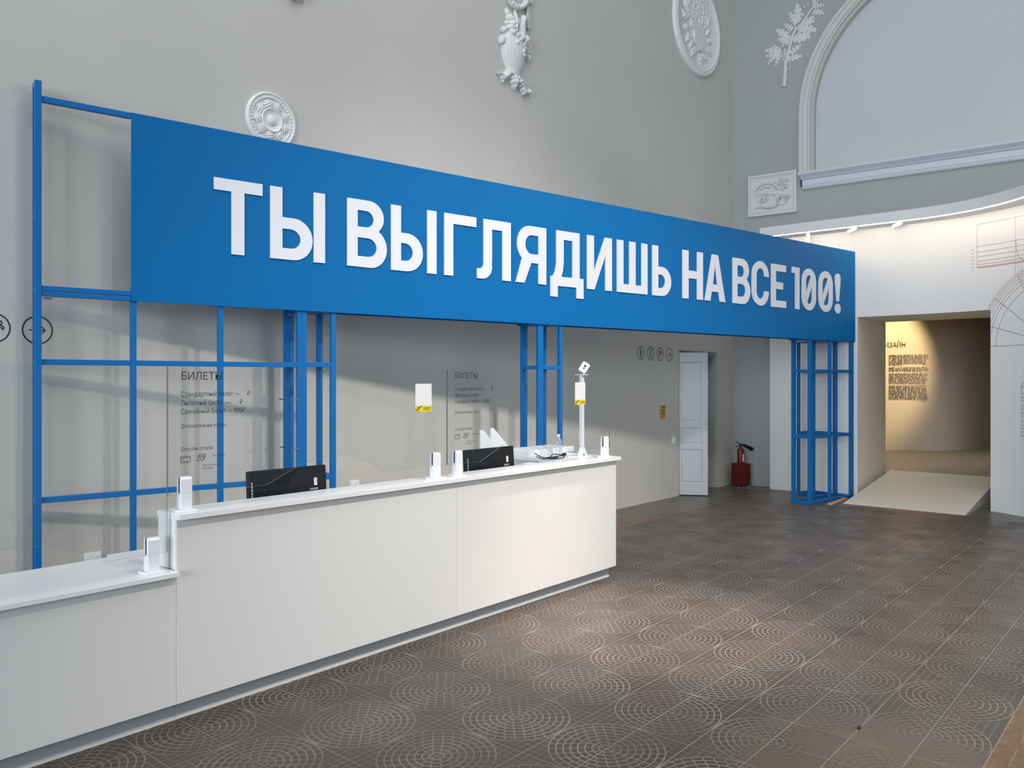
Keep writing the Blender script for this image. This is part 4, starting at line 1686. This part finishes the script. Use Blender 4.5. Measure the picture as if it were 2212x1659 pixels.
# ================================================================== PLASTER RELIEFS
def leaf(m_, base, tip, width, lift=0.03, lobes=4, fn=XZ, thick=0.012, curl=0.0):
    """lobed leaf between two 2-D points, domed towards the room (d negative)"""
    b, t = Vector(base), Vector(tip)
    ax = t - b
    Ln = ax.length
    ax.normalize()
    nn = Vector((-ax[1], ax[0]))
    N_ = lobes * 6
    c, l, r = [], [], []
    for i in range(N_ + 1):
        s = i / N_
        env = sin(pi * min(1, s * 0.93 + 0.07) ** 0.8) ** 0.7 if s < 1 else 0.0
        lob = 0.42 + 0.58 * abs(sin(pi * (s * lobes))) ** 0.6
        w_ = width * 0.5 * max(0.05, env) * lob
        p = b + ax * Ln * s + nn * curl * sin(pi * s) * Ln
        d = -thick - lift * sin(pi * min(1, s + .1))
        c.append(fn(p[0], p[1], d - lift * 0.3))
        q = p + nn * w_
        l.append(fn(q[0], q[1], d * 0.55))
        q = p - nn * w_
        r.append(fn(q[0], q[1], d * 0.55))
    lb_, rb_ = [], []
    for i in range(N_ + 1):
        s = i / N_
        env = sin(pi * min(1, s * 0.93 + 0.07) ** 0.8) ** 0.7 if s < 1 else 0.0
        lob = 0.42 + 0.58 * abs(sin(pi * (s * lobes))) ** 0.6
        w_ = width * 0.5 * max(0.05, env) * lob * 0.96
        p = b + ax * Ln * s + nn * curl * sin(pi * s) * Ln
        q = p + nn * w_
        lb_.append(fn(q[0], q[1], 0.002))
        q = p - nn * w_
        rb_.append(fn(q[0], q[1], 0.002))
    n_ = N_ + 1
    vs_ = c + l + r + lb_ + rb_
    fs_ = []
    for i in range(N_):
        fs_ += [(i, i + 1, n_ + i + 1, n_ + i), (i, 2 * n_ + i, 2 * n_ + i + 1, i + 1),
                (n_ + i, n_ + i + 1, 3 * n_ + i + 1, 3 * n_ + i), (2 * n_ + i, 4 * n_ + i, 4 * n_ + i + 1, 2 * n_ + i + 1)]
    m_.add(vs_, fs_)
    return m_


def wall_bump(m_, s, z, rx, rz, d, seg=8, rings=5):
    m_.ball((s, -d * 0.35, z), rx, d, rz, seg, rings)


# ---- rosette
e = on_wall('ceiling_rosette', 2.042, 4.062, 'round white plaster rosette just above the blue sign', 'rosette')
RR = 0.246
FN = lambda x, y, h_: (x, -h_, y)
MB().lathe([(RR, 0), (RR, .012), (RR * .975, .026), (RR * .93, .030), (RR * .90, .020), (RR * .86, .018), (RR * .78, .020), (RR * .76, .012), (RR * .45, .012), (RR * .43, .03), (RR * .40, .034), (RR * .37, .026), (RR * .30, .020), (RR * .20, .016), (RR * .18, .026), (RR * .13, .034), (0, .037)], FN, 48).build('disc', M['plaster'], e, smooth=True)
m_ = MB()
for k in range(40):
    a = 2 * pi * k / 40
    m_.ball((RR * .80 * cos(a), -.022, RR * .80 * sin(a)), .0095, .010, .0095, 6, 4)
o = m_.build('bead_ring', M['plaster'], e, smooth=True)
o['kind'] = 'stuff'
for k in range(9):
    a = 2 * pi * k / 9 + .2
    m_ = MB()
    leaf(m_, (RR * .42 * cos(a), RR * .42 * sin(a)), (RR * .76 * cos(a + .25), RR * .76 * sin(a + .25)), .105, .016, 4, lambda x, y, d: (x, d - .010, y), .006, .12)
    m_.build('acanthus_leaf', M['plaster'], e, smooth=True)

# ---- urn reliefs
def urn(s0, label):
    e_ = on_wall('plaster_urn', s0, 5.16, label, 'relief', 'plaster urn reliefs on the beige wall')
    X = lambda a: a - 5.39
    Z = lambda b: b - 5.20
    f = lambda x, y, h_: (x + X(5.375), min(0.002, -abs(y) * 0.55 if y < 0 else y * 0.02), h_)
    prof = [(.105, Z(5.455)), (.125, Z(5.50)), (.165, Z(5.57)), (.195, Z(5.66)), (.203, Z(5.73)), (.195, Z(5.80)), (.175, Z(5.86)), (.165, Z(5.88)), (.02, Z(5.89))]
    MB().lathe(prof, f, 64, mod=lambda a, h_: 1 + (0.035 * cos(22 * a) if h_ < Z(5.8) else 0.0)).build('body', M['plaster'], e_, smooth=True)
    MB().lathe([(.108, Z(5.405)), (.122, Z(5.412)), (.122, Z(5.424)), (.108, Z(5.430)), (.118, Z(5.440)), (.118, Z(5.452)), (.104, Z(5.456))], f, 32).build('collar', M['plaster'], e_, smooth=True)

    def lf(b, t, w, lift=.045, lob=4, curl=0.0):
        m_ = MB()
        leaf(m_, (X(b[0]), Z(b[1])), (X(t[0]), Z(t[1])), w, lift, lob, XZ, .02, curl)
        m_.build('acanthus_leaf', M['plaster'], e_, smooth=True)
    lf((5.36, 5.42), (5.40, 5.245), .15, .06, 3)
    lf((5.33, 5.43), (5.185, 5.285), .10, .05, 3, -.15)
    lf((5.19, 5.31), (5.088, 5.36), .055, .04, 2, -.25)
    lf((5.42, 5.42), (5.55, 5.28), .12, .06, 4, -.05)
    lf((5.50, 5.33), (5.655, 5.262), .085, .05, 3, -.2)
    lf((5.62, 5.27), (5.675, 5.345), .05, .035, 2, -.2)
    lf((5.34, 5.90), (5.245, 6.165), .12, .05, 4, -.1)
    lf((5.38, 5.90), (5.33, 6.10), .12, .06, 4, -.05)
    lf((5.39, 5.92), (5.412, 6.21), .07, .04, 3)
    lf((5.30, 5.88), (5.235, 6.02), .10, .05, 3, -.2)
    lf((5.46, 6.03), (5.468, 6.14), .035, .03, 2)
    MB().tube([(X(5.50), -.03, Z(5.90)), (X(5.512), -.04, Z(6.02)), (X(5.535), -.035, Z(6.14)), (X(5.565), -.02, Z(6.165))], .048, 10, taper=[1.1, 1.0, .95, .6]).build('corn_cob', M['plaster'], e_, smooth=True)
    for (a, b, rx, rz) in ((5.188, 5.895, .034, .036), (5.150, 5.765, .030, .055), (5.351, 5.775, .040, .036), (5.362, 5.868, .036, .032), (5.452, 5.868, .040, .042), (5.41, 5.83, .03, .03), (5.53, 5.87, .04, .05), (5.29, 5.88, .035, .03)):
        m_ = MB()
        m_.ball((X(a), -.085 if 5.25 < a < 5.6 else -.03, Z(b)), rx, .05, rz, 12, 8)
        m_.build('fruit', M['plaster'], e_, smooth=True)
    random.seed(11)
    for (ca, cb, h_, w_, dd) in ((5.483, 5.825, .17, .050, -.10), (5.628, 5.925, .24, .045, -.035), (5.648, 5.78, .10, .035, -.035)):
        m_ = MB()
        for k in range(34):
            t = random.random()
            ww = w_ * (1 - .75 * t)
            m_.ball((X(ca) + random.uniform(-ww, ww) - .02 * t, dd + random.uniform(-.02, .02), Z(cb) - h_ * t), .0125, .0125, .0125, 6, 4)
        o_ = m_.build('grape_cluster', M['plaster'], e_, smooth=True)
        o_['kind'] = 'stuff'
    # rope garland loop and its tail
    loop_ = [(5.27, 6.36), (5.285, 6.29), (5.33, 6.245), (5.40, 6.23), (5.47, 6.245), (5.54, 6.29), (5.585, 6.35), (5.60, 6.44)]
    cp = cable([(X(a), -.035, Z(b)) for a, b in loop_])
    m_ = MB()
    for i, p in enumerate(cp):
        m_.ball((p[0], p[1] - .012 * sin(i * 1.7), p[2]), .036, .034, .030, 8, 5)
    m_.build('rope_garland', M['plaster'], e_, smooth=True)
    m_ = MB()
    for k in range(26):
        zz = Z(6.31) - k * .0103
        m_.ball((X(5.634) + .014 * (1 if k % 2 else -1) + k * .0004, -.025, zz), .020, .022, .011, 6, 4)
    m_.build('bead_tail', M['plaster'], e_, smooth=True)
    m_ = MB()
    m_.ball((X(5.635), -.03, Z(6.40)), .05, .04, .06, 10, 7)
    m_.ball((X(5.71), -.02, Z(6.43)), .022, .03, .07, 8, 6)
    m_.build('knot', M['plaster'], e_, smooth=True)
    return e_


urn(5.301, 'white plaster urn relief with fruit at the top centre of the wall')
urn(2.088, 'white plaster urn relief showing only its tip at the top edge')

# ---- round medallion at top right of the wall
e = on_wall('round_medallion', 9.805, 7.424, 'large round white plaster medallion cut by the top edge', 'relief')
RM = 0.765
MB().lathe([(RM, 0), (RM, .025), (RM * .985, .045), (RM * .955, .050), (RM * .94, .036), (RM * .92, .040), (RM * .895, .052), (RM * .875, .040), (RM * .85, .022), (0, .020)], FN, 64).build('disc', M['plaster'], e, smooth=True)
random.seed(5)
m_ = MB()
for k in range(150):
    a, b = random.uniform(-.34, .30), random.uniform(.05, .55)
    m_.ball((a, -.026, b + .10 * a), .016, .018, .034, 6, 4)
o = m_.build('wheat_ears', M['plaster'], e, smooth=True)
o['kind'] = 'stuff'
MB().prism([[(-.26, .03), (.00, .08), (.02, -.36), (-.14, -.30), (-.16, -.10), (-.24, -.05)]], XZ, -.055, -.015).build('book_page', M['plaster'], e, bevel=.006)
MB().prism([[(.01, .08), (.16, .05), (.22, -.34), (.03, -.36)]], XZ, -.048, -.015).build('book_page', M['plaster'], e, bevel=.006)
for (b, t, w_) in (((-.30, .12), (-.47, .36), .10), ((-.34, .02), (-.52, .12), .11), ((-.33, -.08), (-.50, -.16), .12), ((-.28, -.18), (-.42, -.36), .13), ((-.2, -.22), (-.30, -.44), .13), ((-.1, -.33), (-.24, -.54), .12), ((.28, -.05), (.44, .12), .10), ((.28, -.15), (.46, -.12), .11), ((.25, -.28), (.45, -.34), .12), ((.1, -.4), (.30, -.50), .12), ((.02, -.42), (.10, -.60), .12), ((.3, .1), (.42, .32), .1)):
    m_ = MB()
    leaf(m_, b, t, w_, .03, 3, lambda x, y, d: (x, d - .016, y), .008, .1)
    m_.build('laurel_leaf', M['plaster'], e, smooth=True)
for k in range(7):
    a = -.22 + k * .05
    MB().prism([[(a, -.50 + .03 * k), (a + .035, -.49 + .03 * k), (a + .05, -.38 + .025 * k), (a + .012, -.385 + .025 * k)]], XZ, -.05 - .004 * (k % 2), -.015).build('fluted_sheaf', M['plaster'], e)

# ---- end wall reliefs
def on_end(name, t, z, label, cat):
    wl = Matrix.Translation((13.13, 6.19, 0)) @ Matrix.Rotation(END_A, 4, 'Z')
    e_ = empty(name, wl @ Vector((t, 0, z)), END_A)
    tag(e_, label, cat)
    return e_


# square panel
e = on_end('square_relief', 0.685, 4.55, 'square white plaster relief panel on the grey end wall', 'relief')
W2, HH = 0.405, 0.69
MB().box(-W2, W2, -.03, 0, 0, HH).build('slab', M['plaster2'], e, bevel=.004)
m_ = MB()
m_.ribbon([(-W2 + .02, .02), (W2 - .02, .02), (W2 - .02, HH - .02), (-W2 + .02, HH - .02)], .035, XZ, -.050, -.029, True)
m_.ribbon([(-W2 + .06, .06), (W2 - .06, .06), (W2 - .06, HH - .06), (-W2 + .06, HH - .06)], .014, XZ, -.040, -.029, True)
m_.build('frame', M['plaster2'], e)
# cornucopia scrolls
m_ = MB()
m_.tube([(-.29, -.035, .13), (-.22, -.045, .16), (-.10, -.05, .135), (.02, -.05, .13), (.10, -.05, .17), (.12, -.05, .25), (.06, -.045, .33), (-.02, -.045, .35)], .022, 8, taper=[.5, .8, 1.2, 1.3, 1.3, 1.1, .8, .5])
m_.tube([(-.27, -.035, .33), (-.28, -.04, .43), (-.21, -.045, .51), (-.10, -.045, .54), (.0, -.045, .52), (.06, -.045, .47)], .017, 8)
m_.tube([(-.22, -.035, .36), (-.20, -.04, .44), (-.12, -.045, .48), (-.02, -.045, .46)], .014, 8)
m_.tube([(.10, -.035, .18), (.18, -.04, .15), (.24, -.04, .18), (.25, -.04, .22), (.22, -.04, .24), (.20, -.04, .215)], .014, 8)
m_.build('scrolls', M['plaster2'], e, smooth=True)
random.seed(21)
m_ = MB()
for k in range(40):
    m_.ball((random.uniform(-.20, -.06), -.042, random.uniform(.22, .37)), .017, .02, .017, 6, 4)
o = m_.build('grape_cluster', M['plaster2'], e, smooth=True)
o['kind'] = 'stuff'
for k in range(16):
    a, b = random.uniform(.02, .28), random.uniform(.38, .56)
    m_ = MB()
    leaf(m_, (a, b), (a + random.uniform(-.07, .07), b + random.uniform(-.06, .09)), .07, .02, 3, lambda x, y, d: (x, d - .028, y), .01)
    m_.build('flower_leaf', M['plaster2'], e, smooth=True)
for k in range(8):
    a = .12 + k * .02
    m_ = MB()
    leaf(m_, (a, .33 - .01 * k), (a + .05, .24 + .03 * (k % 3)), .05, .02, 3, lambda x, y, d: (x, d - .028, y), .01)
    m_.build('flower_leaf', M['plaster2'], e, smooth=True)

# oak branch
e = on_end('oak_branch', 0.882, 6.648, 'white plaster oak branch relief on the grey wall beside the arch', 'relief')
BX = lambda p: (p[0] - 0.882, p[1] - 6.648)
stem = [(0.882, 6.648), (0.901, 6.884), (0.91, 7.049), (0.965, 7.239), (1.006, 7.413), (1.07, 7.544), (1.151, 7.600), (1.25, 7.716), (1.33, 7.813), (1.427, 7.905), (1.55, 8.05)]
cp = cable([(BX(p)[0], -.018, BX(p)[1]) for p in stem])
MB().tube(cp, .030, 8, taper=[1.25 - .9 * i / len(cp) for i in range(len(cp))]).build('stem', M['plaster2'], e, smooth=True)
for tw in ([(0.905, 6.915), (0.95, 6.925), (0.992, 6.950)], [(0.91, 7.0), (0.86, 7.12), (0.83, 7.21), (0.75, 7.25)], [(1.05, 7.50), (1.06, 7.60), (1.08, 7.75)], [(0.93, 7.08), (1.0, 7.12), (1.06, 7.2)], [(1.0, 7.36), (1.09, 7.46), (1.2, 7.50)], [(0.985, 7.33), (0.97, 7.41), (0.9, 7.46)]):
    MB().tube(cable([(BX(p)[0], -.014, BX(p)[1]) for p in tw]), .012, 6).build('twig', M['plaster2'], e, smooth=True)
LV = [((.831, 7.225), (.54, 7.332)), ((.813, 7.22), (.545, 7.218)), ((.766, 7.21), (.597, 7.075)), ((.813, 7.2), (.72, 7.018)), ((.757, 7.261), (.682, 7.401)), ((.803, 7.25), (.776, 7.345)), ((.924, 7.083), (1.187, 7.094)), ((.96, 7.185), (1.169, 7.299)), ((.97, 7.348), (.757, 7.485)), ((.96, 7.40), (.738, 7.648)), ((1.024, 7.556), (.859, 7.70)), ((1.079, 7.633), (.951, 7.87)), ((1.09, 7.647), (1.079, 7.991)), ((1.015, 7.392), (1.321, 7.389)), ((1.034, 7.406), (1.312, 7.455)), ((1.106, 7.553), (1.418, 7.446)), ((1.142, 7.589), (1.383, 7.618)), ((1.178, 7.626), (1.383, 7.708)), ((1.33, 7.768), (1.532, 7.686)), ((1.357, 7.824), (1.532, 7.83)), ((.905, 7.115), (.887, 7.30)), ((1.196, 7.731), (1.13, 7.81)), ((1.36, 7.86), (1.33, 8.05)), ((1.50, 8.0), (1.70, 7.93)), ((1.55, 8.05), (1.78, 8.02)), ((1.52, 8.03), (1.50, 8.2))]
for (b, t) in LV:
    m_ = MB()
    L_ = (Vector(t) - Vector(b)).length
    leaf(m_, BX(b), BX(t), max(.085, L_ * .46), .022, 4, XZ, .010, random.uniform(-.08, .08))
    m_.build('oak_leaf', M['plaster2'], e, smooth=True)
for p in ((.965, 7.529), (.859, 7.329), (.914, 7.334), (1.214, 7.881), (1.268, 7.903)):
    m_ = MB()
    q = BX(p)
    m_.ball((q[0], -.016, q[1]), .018, .02, .034, 8, 6)
    m_.build('acorn', M['plaster2'], e, smooth=True)
